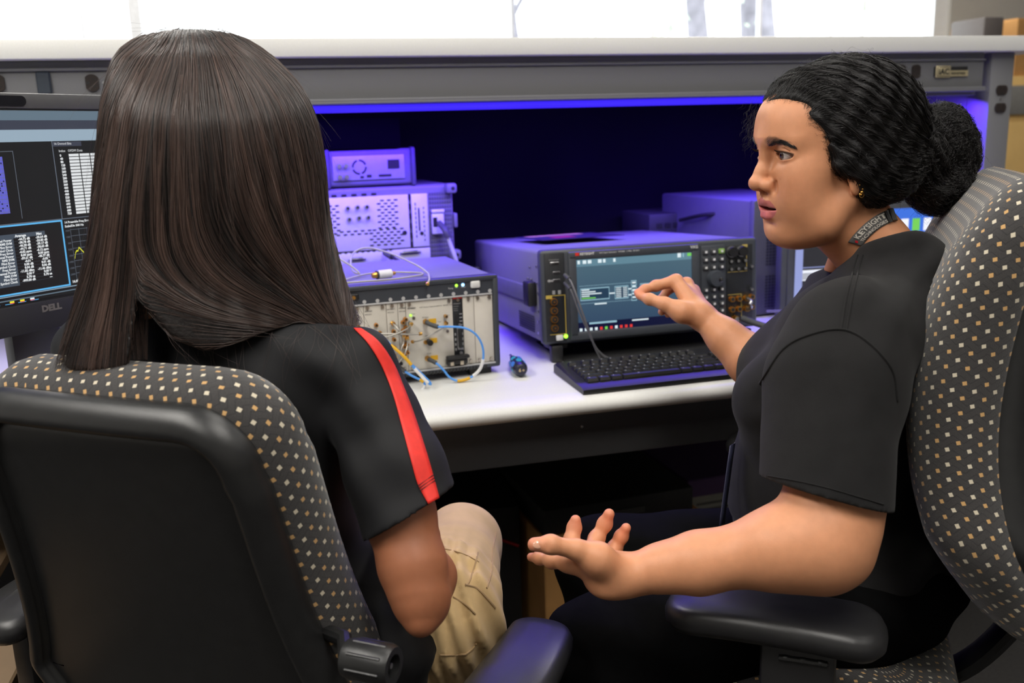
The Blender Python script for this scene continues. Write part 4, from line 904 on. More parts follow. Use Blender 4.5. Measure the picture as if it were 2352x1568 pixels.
def office_chair(label, top, yaw, rec, rise, arm_r, arm_f, arm_z, knob, wsc=1.0, taper=0.0):
    Fd = Vector((math.sin(yaw), math.cos(yaw), 0)); ybk = .27
    base = Vector((top[0], top[1], 0)) + Fd * ybk
    root = empty('office_chair', base, (0, 0, -yaw), label, 'chair')
    cr, sr = math.cos(rec), math.sin(rec)
    def hw(t):
        t2 = min(t, .40); return wsc * (.193 + .149 * t2 - .659 * t2 * t2 + 1.704 * t2 ** 3) - max(0, t - .42) * .5
    rc = .075; TT = .58
    side = []
    for k in range(9):
        a = R(90 * k / 8); side.append((hw(.03) - rc + rc * math.sin(a), rc - rc * math.cos(a)))
    for k in range(1, 24): t = rc + (TT - .1 - rc) * k / 24; side.append((hw(t), t))
    for k in range(9):
        a = R(90 * k / 8); side.append((hw(TT - .1) - .1 + .1 * math.cos(a), TT - .1 + .1 * math.sin(a)))
    topn = 14; outl = [(x, 0) for x in np.linspace(-side[0][0], side[0][0], topn)[1:-1]] + side + [(x, TT) for x in np.linspace(side[-1][0], -side[-1][0], topn)[1:-1]] + [(-x, t) for x, t in side[::-1]]
    yf = lambda t: rise * (.025 * t + .173 * t * t - .548 * t ** 3) * 1.6
    ztop = top[2]
    def place(s, t, n):   # n: backwards
        if n < -.02: n = n * (1 - taper * max(0, 1 - (t + .02) / .16) ** 1.5)
        c = .28 * s * s   # the back wraps round the sitter
        return Vector((s, -ybk + yf(t) + t * sr - n * cr + c * .6, ztop - t * cr - n * sr))
    loops_mesh('back_cushion', outl, [(.04, .0), (.012, -.001), (-.003, -.010), (-.011, -.026), (-.0135, -.045), (-.010, -.065), (.001, -.083), (.018, -.096), (.04, -.103), (.068, -.106), (.12, -.107), (.2, -.107)], place, fabric, root)
    loops_mesh('back_shell', outl, [(.025, -.03), (.004, -.012), (.001, .0), (.003, .010), (.009, .020), (.017, .0265), (.025, .0285), (.0305, .0265), (.033, .019), (.034, .012), (.0365, .0105), (.040, .0125), (.045, .0145), (.068, .0158), (.14, .0165), (.2, .017)], place, shell_m, root)
    # lumbar stem, seat, arms, column, base
    b = MB(); b.tube(smooth_path([place(0, .5, .02), Vector((0, -ybk - .035, ztop - .62)), Vector((0, -.2, .40)), Vector((0, 0, .395))]), .03, 12, flat=.5); b.build('back_stem', shell_m, root)
    if knob:
        b = MB(); k0 = Vector(knob); b.lathe([(.0, -.03), (.0195, -.028), (.0215, -.02), (.0215, .022), (.0195, .027), (.0125, .027), (.012, .012), (.0, .012)], 32, TR(*k0, 0, R(90), 0))
        for k in range(8):
            a = R(45 * k); b.box(0, .0208 * math.cos(a), .0208 * math.sin(a), .04, .004, .003, .001, 1, T=Matrix.Translation(k0) @ Matrix.Identity(4))
        b.cyl(k0 + Vector((.013, 0, 0)), k0 + Vector((.024, 0, 0)), .003, n=10, mi=1); b.tube([k0 + Vector((-.03, 0, 0)), k0 + Vector((-.05, .03, 0)), k0 + Vector((-.12, .06, -.01))], .009, 10)
        b.build('adjuster_knob', [shell_m, steel], root)
    so = round_rect(.25 * wsc, .245, .09)
    loops_mesh('seat', so, [(.05, .0), (.01, .002), (.0, .015), (-.002, .04), (.006, .065), (.025, .078), (.06, .084), (.12, .082), (.2, .08)], lambda s, t, n: Vector((s, t + .03, .42 + n - .02 * max(0, t) * 4)), fabric, root, capfirst=True)
    loops_mesh('seat_pan', so, [(.02, .0), (.004, -.004), (.012, -.03), (.06, -.04), (.12, -.04)], lambda s, t, n: Vector((s, t + .03, .424 + n)), shell_m, root, capfirst=True)
    for s_ in (-1, 1):
        ar = arm_r[0] if s_ < 0 else arm_r[1]
        x = s_ * ar; yc = arm_f - ybk
        po = round_rect(.047, .13, .04)
        loops_mesh('armrest', po, [(.02, -.036), (.008, -.034), (.0, -.024), (-.001, -.012), (.004, -.003), (.012, .0), (.028, .0015), (.036, .002)], lambda s, t, n: Vector((x + s * (1 - .12 * t / .12) - s_ * .1 * t * t / .12, yc + t, arm_z + n - .012 * (t / .12) ** 2)), arm_m, root, capfirst=True)
        b = MB(); b.box2(x - .018, x + .018, yc - .075, yc + .012, .43, arm_z - .03, .008, 2); b.box2(x - .022, x + .022, yc - .085, yc + .02, .36, arm_z - .17, .008, 2)
        b.tube(smooth_path([(x, yc - .03, .40), (x * .8, yc - .02, .385), (x * .4, .0, .385), (0, .02, .39)]), .022, 10, flat=.6); b.build('arm_post', arm_m, root)
        b = MB(); xo = x + s_ * .019
        for k in range(3): b.ball((xo, yc - .058 + .02 * k, arm_z - .058), .006, (.7, 1.5, .8), 12)
        b.tube([(xo, yc - .065, arm_z - .058), (xo, yc - .01, arm_z - .058)], .0042, 8); b.tube([(xo, yc - .06, arm_z - .14), (xo, yc - .02, arm_z - .14)], .003, 8); b.build('height_latch', shell_m, root)
    b = MB(); b.lathe([(.0, .1), (.032, .1), (.032, .24), (.024, .245), (.024, .385), (.05, .39), (.0, .39)], 24); b.build('gas_column', shell_m, root)
    for k in range(5):
        a = R(72 * k + 20); d = Vector((math.cos(a), math.sin(a), 0)); e = d * .31
        b = MB(); b.tube([d * .02 + Vector((0, 0, .125)), d * .16 + Vector((0, 0, .11)), e + Vector((0, 0, .085))], lambda u: .03 - .012 * u, 10); lg = b.build('base_leg', shell_m, root)
        q = Vector((-d.y, d.x, 0)); b = MB()
        for w in (-1, 1): b.cyl(e + q * .008 * w + Vector((0, 0, .028)), e + q * .026 * w + Vector((0, 0, .028)), .028, n=20)
        b.cyl(e + Vector((0, 0, .03)), e + Vector((0, 0, .085)), .008, n=10); b.build('caster', black_plastic, lg)
    return root
office_chair('office chair at lower left seen from behind, black shell back with dotted grey cushion rim', (-.199, 1.02, .962), R(36.2), R(12.1), 0.0, (.33, .40), .20, .613, (.30, -.235, .688))
office_chair('office chair at right edge seen side-on, tall dotted grey back behind the woman with lanyard', (.974, 1.008, 1.138), R(-55.7), R(0.5), 2.4, (.33, .345), .292, .657, None, wsc=1.08, taper=.45)
# ================================================================== signed-distance modelling
import openvdb
f32 = np.float32
def smin(a, b, k):
    if k <= 0: return np.minimum(a, b)
    h = np.clip(.5 + .5 * (b - a) / k, 0, 1)
    return b * (1 - h) + a * h - k * h * (1 - h)
class Field:
    def __init__(s, lo, hi, h):
        s.lo = np.array(lo, float); s.h = h; s.n = np.ceil((np.array(hi, float) - s.lo) / h).astype(int) + 1
        s.d = np.full(s.n, 1e3 * h, f32)
    def win(s, lo, hi):
        a = np.clip(np.floor((np.array(lo) - s.lo) / s.h).astype(int), 0, s.n - 1); b = np.clip(np.ceil((np.array(hi) - s.lo) / s.h).astype(int) + 1, a + 1, s.n)
        sl = tuple(slice(int(i), int(j)) for i, j in zip(a, b))
        ax = [(s.lo[i] + s.h * np.arange(a[i], b[i])).astype(f32) for i in range(3)]
        return sl, ax[0][:, None, None], ax[1][None, :, None], ax[2][None, None, :]
    def comb(s, sl, v, k, op):
        o = s.d[sl]
        if op == 'u': s.d[sl] = smin(o, v, k)
        elif op == 's': s.d[sl] = -smin(-o, v, k)
        elif op == 'i': s.d[sl] = -smin(-o, -v, k)
    def cone(s, a, b, ra, rb, k=0, op='u'):
        a = np.array(a, float); b = np.array(b, float); m = max(ra, rb) + 2.2 * k + 4 * s.h
        sl, X, Y, Z = s.win(np.minimum(a, b) - m, np.maximum(a, b) + m)
        e = b - a; L2 = max(float(e @ e), 1e-12)
        t = np.clip(((X - a[0]) * e[0] + (Y - a[1]) * e[1] + (Z - a[2]) * e[2]) / L2, 0, 1)
        v = np.sqrt((X - a[0] - t * e[0]) ** 2 + (Y - a[1] - t * e[1]) ** 2 + (Z - a[2] - t * e[2]) ** 2) - (ra + (rb - ra) * t)
        s.comb(sl, v.astype(f32), k, op); return s
    def chain(s, pts, rs, k=0, op='u'):
        for i in range(len(pts) - 1): s.cone(pts[i], pts[i + 1], rs[i], rs[i + 1], k, op)
        return s
    def ell(s, c, r, rot=None, k=0, op='u'):
        c = np.array(c, float); r = np.array(r, float); m = r.max() + 2.2 * k + 4 * s.h
        sl, X, Y, Z = s.win(c - m, c + m)
        x, y, z = X - c[0], Y - c[1], Z - c[2]
        if rot is not None:
            Q = np.array(rot)   # rows = local axes in grid space
            x, y, z = x * Q[0][0] + y * Q[0][1] + z * Q[0][2], x * Q[1][0] + y * Q[1][1] + z * Q[1][2], x * Q[2][0] + y * Q[2][1] + z * Q[2][2]
        k0 = np.sqrt((x / r[0]) ** 2 + (y / r[1]) ** 2 + (z / r[2]) ** 2); k1 = np.sqrt((x / r[0] ** 2) ** 2 + (y / r[1] ** 2) ** 2 + (z / r[2] ** 2) ** 2)
        v = k0 * (k0 - 1) / np.maximum(k1, 1e-9)
        s.comb(sl, v.astype(f32), k, op); return s
    def plane(s, p, n, k=0, op='i'):
        """keep the half space behind the plane (n points out)"""
        p = np.array(p, float); n = np.array(n, float); n = n / np.linalg.norm(n)
        sl, X, Y, Z = s.win(s.lo, s.lo + s.h * s.n)
        v = (X - p[0]) * n[0] + (Y - p[1]) * n[1] + (Z - p[2]) * n[2]
        s.comb(sl, v.astype(f32), k, op); return s
    def fn(s, f, lo=None, hi=None):
        sl, X, Y, Z = s.win(s.lo if lo is None else lo, (s.lo + s.h * s.n) if hi is None else hi)
        s.d[sl] += f(X, Y, Z).astype(f32); return s
    def at(s, P):
        q = (np.asarray(P, float) - s.lo) / s.h; q = np.clip(q, 0, s.n - 1.001); i = q.astype(int); w = (q - i); r = 0
        for dx in (0, 1):
            for dy in (0, 1):
                for dz in (0, 1):
                    r = r + s.d[i[..., 0] + dx, i[..., 1] + dy, i[..., 2] + dz] * (w[..., 0] if dx else 1 - w[..., 0]) * (w[..., 1] if dy else 1 - w[..., 1]) * (w[..., 2] if dz else 1 - w[..., 2])
        return r
    def grad(s, P):
        e = s.h * 1.2; P = np.asarray(P, float); g = np.stack([s.at(P + d) - s.at(P - d) for d in np.eye(3) * e], -1)
        return g / np.maximum(np.linalg.norm(g, axis=-1, keepdims=True), 1e-9)
    def snap(s, P, off=0.0, it=4):
        P = np.array(P, float)
        for _ in range(it): P = P - s.grad(P) * (s.at(P) - off)[..., None] * .9
        return P
    def mesh(s, iso=0.0):
        B = 4 * s.h
        g = openvdb.FloatGrid(B); g.copyFromArray(np.ascontiguousarray(np.clip(s.d, -B, B)))
        P, Q = g.convertToQuads(iso)
        return P * s.h + s.lo, Q[:, ::-1]
def relax(P, Q, it=2, lam=.5):
    """Laplacian smoothing"""
    E = np.concatenate([Q[:, [0, 1]], Q[:, [1, 2]], Q[:, [2, 3]], Q[:, [3, 0]]]); E = np.concatenate([E, E[:, ::-1]])
    cnt = np.maximum(np.bincount(E[:, 0], minlength=len(P)), 1)[:, None]
    for _ in range(it):
        a = np.stack([np.bincount(E[:, 0], weights=P[E[:, 1], i], minlength=len(P)) for i in range(3)], 1) / cnt
        P = P + lam * (a - P)
    return P
def np_mesh(name, parts, mats, parent=None, colors=None, sharp=None):
    """parts: list of (points, quads, material index); colors: list of per-point rgb arrays"""
    Ps, Qs, Ms, off = [], [], [], 0
    for P, Q, m in parts:
        Ps.append(P); Qs.append(Q + off); Ms.append(np.full(len(Q), m)); off += len(P)
    P = np.concatenate(Ps); Ms = np.concatenate(Ms); k = Qs[0].shape[1]; Q = np.concatenate(Qs)
    me = bpy.data.meshes.new(name); me.vertices.add(len(P)); me.vertices.foreach_set('co', P.astype(f32).ravel())
    me.loops.add(len(Q) * k); me.loops.foreach_set('vertex_index', Q.astype(np.int32).ravel())
    me.polygons.add(len(Q)); me.polygons.foreach_set('loop_start', np.arange(0, len(Q) * k, k, dtype=np.int32)); me.polygons.foreach_set('material_index', Ms.astype(np.int32))
    me.polygons.foreach_set('use_smooth', np.ones(len(Q), bool))
    if colors is not None:
        c = np.concatenate(colors); a = me.color_attributes.new('tint', 'FLOAT_COLOR', 'POINT'); a.data.foreach_set('color', np.concatenate([c, np.ones((len(c), 1))], 1).astype(f32).ravel())
    me.update(); me.validate()
    return link(name, me, mats, parent)
def sphere_pq(c, r, n=32, axes=None):
    """quad sphere mesh; returns points, quads (poles closed by thin quads)"""
    P, Q = [], []
    ax = np.eye(3) if axes is None else np.array(axes)
    for i in range(n // 2 + 1):
        th = math.pi * i / (n // 2)
        for j in range(n):
            ph = 2 * math.pi * j / n
            v = np.array([math.cos(th), math.sin(th) * math.cos(ph), math.sin(th) * math.sin(ph)]) * r
            P.append(np.array(c) + v @ ax)
    for i in range(n // 2):
        for j in range(n): Q.append((i * n + j, i * n + (j + 1) % n, (i + 1) * n + (j + 1) % n, (i + 1) * n + j))
    return np.array(P), np.array(Q)
def hair_curves(name, strands, radius, mat, parent, tip=.4, shade=None):
    """strands: list of (n,3) arrays of equal or varying length"""
    hc = bpy.data.hair_curves.new(name); sizes = [len(s) for s in strands]; hc.add_curves(sizes)
    P = np.concatenate(strands).astype(f32); hc.position_data.foreach_set('vector', P.ravel())
    ra = hc.attributes.new('radius', 'FLOAT', 'POINT')
    rad = np.concatenate([radius * (1 - (1 - tip) * np.linspace(0, 1, n) ** 2) for n in sizes]); ra.data.foreach_set('value', rad.astype(f32))
    if shade is not None:
        a = hc.attributes.new('lock', 'FLOAT', 'CURVE'); a.data.foreach_set('value', np.asarray(shade, f32))
    o = bpy.data.objects.new(name, hc); COL.objects.link(o); hc.materials.append(mat)
    if parent: o.parent = parent
    return o
def hair_mat(name, col, rough=.3, vari=.3, melanin=None):
    m = bpy.data.materials.new(name); m.use_nodes = True; nt = m.node_tree; nt.nodes.clear()
    o = nt.nodes.new('ShaderNodeOutputMaterial'); h = nt.nodes.new('ShaderNodeBsdfHairPrincipled'); h.parametrization = 'COLOR'
    h.inputs['Color'].default_value = (*col, 1); h.inputs['Roughness'].default_value = rough; h.inputs['Radial Roughness'].default_value = .45
    h.inputs['Random Roughness'].default_value = .3; h.inputs['Coat'].default_value = .0
    hi = nt.nodes.new('ShaderNodeHairInfo'); mr = nt.nodes.new('ShaderNodeMapRange'); mr.inputs['To Min'].default_value = 1 - vari; mr.inputs['To Max'].default_value = 1 + vari
    hs = nt.nodes.new('ShaderNodeHueSaturation'); hs.inputs['Color'].default_value = (*col, 1)
    nt.links.new(hi.outputs['Random'], mr.inputs[0]); nt.links.new(mr.outputs[0], hs.inputs['Value']); nt.links.new(hs.outputs[0], h.inputs['Color']); nt.links.new(h.outputs[0], o.inputs[0])
    return m

def strand_mat(name, col, rough=.35, spec=.5, vari=.3):
    m = bpy.data.materials.new(name); m.use_nodes = True; nt = m.node_tree; b = nt.nodes['Principled BSDF']
    b.inputs['Roughness'].default_value = rough; b.inputs['Specular IOR Level'].default_value = spec
    hi = nt.nodes.new('ShaderNodeHairInfo'); mr = nt.nodes.new('ShaderNodeMapRange'); mr.inputs['To Min'].default_value = 1 - vari; mr.inputs['To Max'].default_value = 1 + vari
    hs = nt.nodes.new('ShaderNodeHueSaturation'); hs.inputs['Color'].default_value = (*col, 1)
    at = nt.nodes.new('ShaderNodeAttribute'); at.attribute_name = 'lock'; ad = nt.nodes.new('ShaderNodeMath'); ad.operation = 'ADD'; nt.links.new(mr.outputs[0], ad.inputs[0]); nt.links.new(at.outputs['Fac'], ad.inputs[1])
    mx = nt.nodes.new('ShaderNodeMath'); mx.operation = 'MAXIMUM'; mx.inputs[1].default_value = .12; nt.links.new(ad.outputs[0], mx.inputs[0])
    nt.links.new(hi.outputs['Random'], mr.inputs[0]); nt.links.new(mx.outputs[0], hs.inputs['Value']); nt.links.new(hs.outputs[0], b.inputs['Base Color'])
    return m
def hit_world(F, px, py, off, t0=.8, t2=1.5):
    d = _F + _R * (px - 1176) / 2110. - _U * (py - 784) / 2110.; t = t0; best = (9, None)
    while t < t2:
        q = CAMP + d * t
        if np.all(q > F.lo) and np.all(q < F.lo + F.h * (F.n - 2)):
            v = F.at(q[None])[0]
            if v < best[0]: best = (v, q)
            if v < off: return q
            t += min(.008, max(.0004, (v - off) * .6))
        else: t += .004
    return F.snap(best[1][None], off, 8)[0] if best[0] < .03 else best[1]
# ================================================================== the woman on the right
CAMP = np.array([0, 0, CAM_Z]); _F, _R, _U = np.array(FW), np.array(RIGHT), np.array(UP)
def pd(x, y, d):
    """a point measured in the room: bearing (x,y) from the camera position and distance d along its axis"""
    return CAMP + (_F + _R * (x - 1176) / 2110. - _U * (y - 784) / 2110.) * d
w2 = empty('person', (.82, 1.13, .0), label='woman in black T-shirt with curly black bun and lanyard, pointing at the screen', cat='person')
HO = np.array([.770, 1.172, 1.165]); HS = .9778e-3
HA = np.array([[-.996, .082, -.042], [-.081, -.997, -.014], [-.043, -.010, .999]])     # rows: forward, left, up
HA = HA / np.linalg.norm(HA, axis=1, keepdims=True)
def h2w(P): return HO + HS * (np.asarray(P) @ HA)
def w2h(P): return ((np.asarray(P) - HO) / HS) @ HA.T

NECK = [(-46, 6, -98), (-76, 18, -138), (-88, 26, -178)]
TRAPS = [((-62, 20, -132), (-80, 140, -212)), ((-55, -30, -115), (-70, -90, -205))]
def head_field():
    F = Field((-150, -100, -175), (130, 100, 160), 1.15)
    F.ell((-8, 0, 46), (100, 73, 88))                                   # cranium
    F.ell((47, 0, 58), (52, 58, 52), k=26)                              # forehead
    F.ell((36, 0, -8), (54, 62, 66), k=26)                              # mid face
    F.ell((44, 0, -64), (41, 50, 46), k=26)                             # lower face
    for s in (-1, 1):
        F.chain([(-6, s * 52, -50), (26, s * 42, -80), (58, s * 20, -94)], [19, 20, 17], k=30)   # jaw
        F.ell((56, s * 43, -12), (26, 20, 24), k=24)                    # cheek bone
        F.ell((54, s * 37, -46), (28, 24, 30), k=24)                    # cheek
        F.cone((86, s * 12, 40), (68, s * 44, 37), 11, 9, k=20)         # brow
    F.ell((69, 0, -91), (17, 22, 16), k=14)                             # chin
    F.ell((26, 0, -88), (46, 42, 27), k=24)                             # soft under-chin
    # neck
    F.chain([(-28, 0, -50)] + NECK, [50, 50, 50, 56], k=24)
    for a_, c_ in TRAPS: F.cone(a_, c_, 16, 26, k=22)
    # eye sockets
    for s in (-1, 1):
        F.ell((99, s * 34, 19), (19, 24, 14), k=12, op='s')
        F.ell((100, s * 15, 12), (14, 9, 14), k=10, op='s')
    # nose
    F.chain([(89, 0, 40), (90, 0, 22), (98, 0, -4), (104.5, 0, -19)], [9, 6.5, 7.5, 10.8], k=10)
    F.ell((104, 0, -21), (11, 12, 9.5), k=7)
    for s in (-1, 1):
        F.ell((93, s * 14.5, -24), (12, 7, 9), k=6)
        F.ell((99, s * 7.5, -33.5), (8, 4.2, 4.6), k=4, op='s')
        F.ell((86, s * 23.5, -28), (3.2, 4, 9), k=8, op='s')
    # mouth mound, lips
    F.ell((74, 0, -52), (20, 30, 22), k=16)
    F.chain([(93, 0, -41), (97.5, 0, -36)], [3, 2], k=6)
    up = [(73, -31, -57), (84, -20, -51.5), (92.5, -7, -46.5), (93.2, 0, -47.8), (92.5, 7, -46.5), (84, 20, -51.5), (73, 31, -57)]
    F.chain(up, [2.0, 4.2, 5.2, 5.2, 5.2, 4.2, 2.0], k=3.5)
    lo = [(73, -29, -59), (80.5, -19, -65), (87, -7, -68), (87, 7, -68), (80.5, 19, -65), (73, 29, -59)]
    F.chain(lo, [2.0, 5.8, 8.0, 8.0, 5.8, 2.0], k=3.5)
    F.ell((88, 0, -57.4), (22, 27, 2.9), k=2.5, op='s')
    F.ell((93, 0, -80), (9, 22, 4.5), k=8, op='s')                      # under the lower lip
    # eyelids
    for s in (-1, 1):
        c = np.array((73.5, s * 33, 18.5))
        F.ell(c + (-1, s * 2.5, 0), (14.6, 19, 13.4), k=4)
        F.ell(c + (-1, s * 3, 11), (12.6, 16, 5.5), k=5)               # upper lid fold
        F.ell(c + (9.5, s * 3.2, -.9), (16, 19, 5.3), k=1.5, op='s')
        F.chain([c + (15.5, -s * 12, 7.5), c + (15.2, -s * 1, 10.6), c + (10.5, s * 11, 9.3), c + (4, s * 18, 4.5)], [.7, .9, .9, .7], k=1.6, op='s')
        F.ell(c, (11.6, 11.6, 11.6), k=.6, op='s')
    # ears
    for s in (-1, 1):
        F.ell((-12, s * 72, -6), (17, 5.5, 25), rot=[(.95, 0, .3), (0, 1, 0), (-.3, 0, .95)], k=5)
        F.ell((-8, s * 74, -30), (9.5, 5.0, 12), k=5)
        F.ell((-10, s * 78, -2), (10, 4, 15), k=3, op='s')
    return F
HF = head_field()
def face_relax(P, Q, it=28):
    f, l, u = P[:, 0], np.abs(P[:, 1]), P[:, 2]; sg = lambda x: np.clip(x, 0, 1)
    m = sg(np.sqrt(((f - 75) / 34) ** 2 + ((l - 36) / 25) ** 2 + ((u - 19) / 18) ** 2) * 4 - 4)
    m *= sg(np.sqrt(((f - 102) / 30) ** 2 + (l / 28) ** 2 + ((u + 14) / 38) ** 2) * 3 - 3)
    m *= sg(np.sqrt(((f - 88) / 30) ** 2 + (l / 36) ** 2 + ((u + 58) / 24) ** 2) * 3 - 3)
    m *= sg(np.sqrt(((f + 10) / 34) ** 2 + ((l - 76) / 14) ** 2 + ((u + 8) / 44) ** 2) * 4 - 4)
    P = relax(P, Q, 1, .4); P = relax(P, Q, it, (.55 * m)[:, None])
    sel = (P[:, 0] > 10) & (P[:, 2] > 40) & (P[:, 2] < 112); qs = Q[sel[Q].all(1)]; idx = np.unique(qs); mp = np.full(len(P), -1); mp[idx] = np.arange(len(idx))
    wt = .6 * sg((P[idx, 2] - 44) / 8) * sg((110 - P[idx, 2]) / 8) * sg((P[idx, 0] - 12) / 10); P[idx] = relax(P[idx], mp[qs], 160, wt[:, None]); return P
P, Q = HF.mesh(); P = face_relax(P, Q)
# tint of the skin: lips, brows, lashes are what the person has; nostrils and mouth gap get painted shade
def head_tint(P):
    f, l, u = P[:, 0], np.abs(P[:, 1]), P[:, 2]; L_ = P[:, 1]
    skin = np.array(srgb(205, 143, 105)); c = np.tile(skin, (len(P), 1))
    def mixin(w, col): 
        nonlocal c; w = np.clip(w, 0, 1)[:, None]; c = c * (1 - w) + np.array(col) * w
    mixin(.35 * np.exp(-(((f - 60) / 25) ** 2 + ((l - 42) / 18) ** 2 + ((u + 25) / 22) ** 2)), srgb(205, 120, 95))   # cheeks
    mixin(.3 * np.exp(-(((f - 108) / 10) ** 2 + (l / 12) ** 2 + ((u + 20) / 10) ** 2)), srgb(205, 120, 95))
    mixin(.33 * np.exp(-(((f - 74) / 12) ** 2 + ((l - 36) / 13) ** 2 + ((u - 6) / 5.5) ** 2)), srgb(140, 88, 66))       # under the eyes
    # lips
    du = -47 - .018 * l * l; d1 = np.abs(u - (du - .0)) ; up = (u < -42.0 - .0145 * l * l + 1.0 * np.cos(l / 3)) & (u > -58)
    lo = (u <= -58) & (u > -76.0 + .019 * l * l)
    lip = ((up | lo) & (l < 30) & (f > 70)).astype(float)
    mixin(lip * np.clip((30 - l) / 4, 0, 1) * np.where(u < -57, .95, .8), srgb(200, 108, 110)); mixin(((up & (l < 28) & (f > 74)) * .35).astype(float), srgb(130, 70, 66))
    mixin(((np.abs(u + 57.5) < 3.2) & (f < 80) & (l < 22) & (f > 56)).astype(float), srgb(70, 25, 25))  # shade of the mouth gap painted dark
    # brows: arched, thicker inside
    bl = np.clip((l - 13) / 46, 0, 1); bu = np.interp(l, [10, 16, 26, 36, 46, 59], [36, 38.2, 41.8, 41.6, 36.5, 26]); th = 2.7 * (1 - bl) ** .5 + .8
    w = np.clip(1.6 - np.abs(u - bu) / th, 0, 1) * ((l > 11) & (l < 56) & (f > 36)) * np.clip((l - 14) / 7, 0, 1)
    mixin(w * .7, srgb(46, 32, 27))
    # lash line
    for s in (1, -1):
        ll = s * L_ - 33; ll = ll - 3.2; ed = 17.6 + 5.7 * np.sqrt(np.clip(1 - (ll / 19) ** 2, 0, 1)); w = np.clip(1.8 - np.abs(u - ed) / 1.3, 0, 1) * (np.abs(ll) < 18.5) * (f > 58)
        mixin(w * .85, srgb(30, 20, 18)); ed = 17.6 - 5.3 * np.sqrt(np.clip(1 - (ll / 17) ** 2, 0, 1)); w = np.clip(1 - np.abs(u - ed) / 1.1, 0, 1) * (np.abs(ll) < 16) * (f > 62); mixin(w * .4, srgb(60, 38, 32))
    for (mf, ml, mu, r_) in ((80, 38, -14, 1.5), (70, 47, -45, 1.4), (2, 60, -62, 1.2), (-20, 52, -110, 1.5)):
        mixin(np.exp(-(((P - (mf, ml, mu)) ** 2)[:, 1:].sum(1) + ((f - mf) / 4) ** 2) / r_ ** 2), srgb(70, 40, 32))
    mixin((np.exp(-(((P - (100, 7, -34)) ** 2).sum(1)) / 12) + np.exp(-(((P - (100, -7, -34)) ** 2).sum(1)) / 12)) * .8, srgb(60, 28, 22))  # shade inside the nostrils painted into the tint
    return c
hcol = head_tint(P)
headP, headQ = h2w(P), Q
skin = M('warm brown skin', srgb(205, 143, 105), .48, spec=.4, noise=.05, scale=90, bump=.06, bscale=700, sss=.12, attr='tint')
eye_m = bpy.data.materials.new('eye'); 
eye_m = M('eye white', (.7, .68, .66), .08, noise=.02, attr='tint', coat=.5)
eyes = []
gaze = np.array((.98, .16, -.05))
for s in (-1, 1):
    ax = gaze + np.array((0, -.10, 0)); ax = ax / np.linalg.norm(ax); t1 = np.cross((0, 0, 1), ax); t1 /= np.linalg.norm(t1); t2 = np.cross(ax, t1)
    c = np.array((73.5, s * 33, 18.5)); ep, eq = sphere_pq(c, 11.9, 40, [ax, t1, t2])
    ang = np.degrees(np.arccos(np.clip(((ep - c) / 11.9) @ ax, -1, 1)))
    col = np.tile(np.array(srgb(206, 196, 192)), (len(ep), 1)); col[ang < 32] = srgb(70, 42, 26); col[(ang > 27) & (ang < 32)] = srgb(36, 24, 20); col[ang < 13.5] = (.003, .003, .003)
    eyes.append((h2w(ep), eq, col))
# teeth
tp, tq = sphere_pq((80, 0, -53), 1, 24); tp = (tp - (80, 0, -53)) * (13.5, 21, 4.6) + (73.5, 0, -55.6)
teeth = (h2w(tp), tq, np.tile(np.array(srgb(205, 192, 170)), (len(tp), 1)))

# ---- arms and hands (measured joint by joint) -------------------------------------------------
def grid_for(pts, pad, h):
    pts = np.array(pts); return Field(pts.min(0) - pad, pts.max(0) + pad, h)
# left arm: bare below the sleeve, forearm on the armrest, open palm up
Lsh, Lup, Lel = pd(1950, 800, 1.14), pd(1930, 1080, 1.08), pd(1890, 1255, 1.055)
Lf1, Lf2, Lwr = pd(1780, 1262, 1.06), pd(1600, 1293, 1.08), pd(1455, 1318, 1.095)
F = Field(pd(1560, 1260, 1.08) - np.array((.22, .17, .13)), pd(1800, 1100, 1.08) + np.array((.13, .16, .14)), .0017)
F.chain([Lsh, Lup, pd(1905, 1195, 1.065)], [.058, .056, .056], k=.02)
F.chain([pd(1905, 1195, 1.065), Lel, Lf1, Lf2, pd(1520, 1304, 1.09), Lwr], [.052, .049, .042, .0335, .0255, .0225], k=.02)
F.ell(pd(1950, 1283, 1.05), (.017, .017, .017), k=.02); F.ell(pd(1850, 1245, 1.055), (.05, .036, .038), k=.04)
# palm
mcp = [pd(1306, 1291, 1.088), pd(1320, 1272, 1.108), pd(1352, 1270, 1.128), pd(1392, 1284, 1.145)]
for q, r1 in zip(mcp, (.0125, .0125, .0120, .011)): F.chain([Lwr + (q - mcp[1]) * .35, q], [.019, r1], k=.012)
F.ell(pd(1395, 1335, 1.10), (.026, .030, .018), k=.02)                        # heel of the hand
F.chain([pd(1425, 1318, 1.085), pd(1372, 1283, 1.07), pd(1325, 1262, 1.062)], [.019, .0175, .0118], k=.014)     # thenar
def finger(F, pts, rs, k=.006):
    F.chain(pts, rs, k=k)
    for p, r_ in zip(pts[1:-1], rs[1:-1]): F.ell(p, (r_ * 1.03,) * 3, k=k)
finger(F, [pd(1325, 1262, 1.062), pd(1265, 1250, 1.053), pd(1228, 1250, 1.05)], [.0115, .0098, .0082])           # thumb
finger(F, [mcp[0], pd(1268, 1287, 1.105), pd(1240, 1281, 1.125), pd(1220, 1279, 1.138)], [.0108, .0082, .0069, .0055])
finger(F, [mcp[1], pd(1313, 1238, 1.135), pd(1319, 1212, 1.14), pd(1322, 1194, 1.138)], [.0105, .0084, .0076, .0066])
finger(F, [mcp[2], pd(1370, 1237, 1.15), pd(1389, 1203, 1.152), pd(1399, 1180, 1.146)], [.0108, .0088, .0080, .0069])
finger(F, [mcp[3], pd(1412, 1258, 1.158), pd(1427, 1232, 1.156), pd(1438, 1212, 1.15)], [.0102, .0082, .0073, .0063])
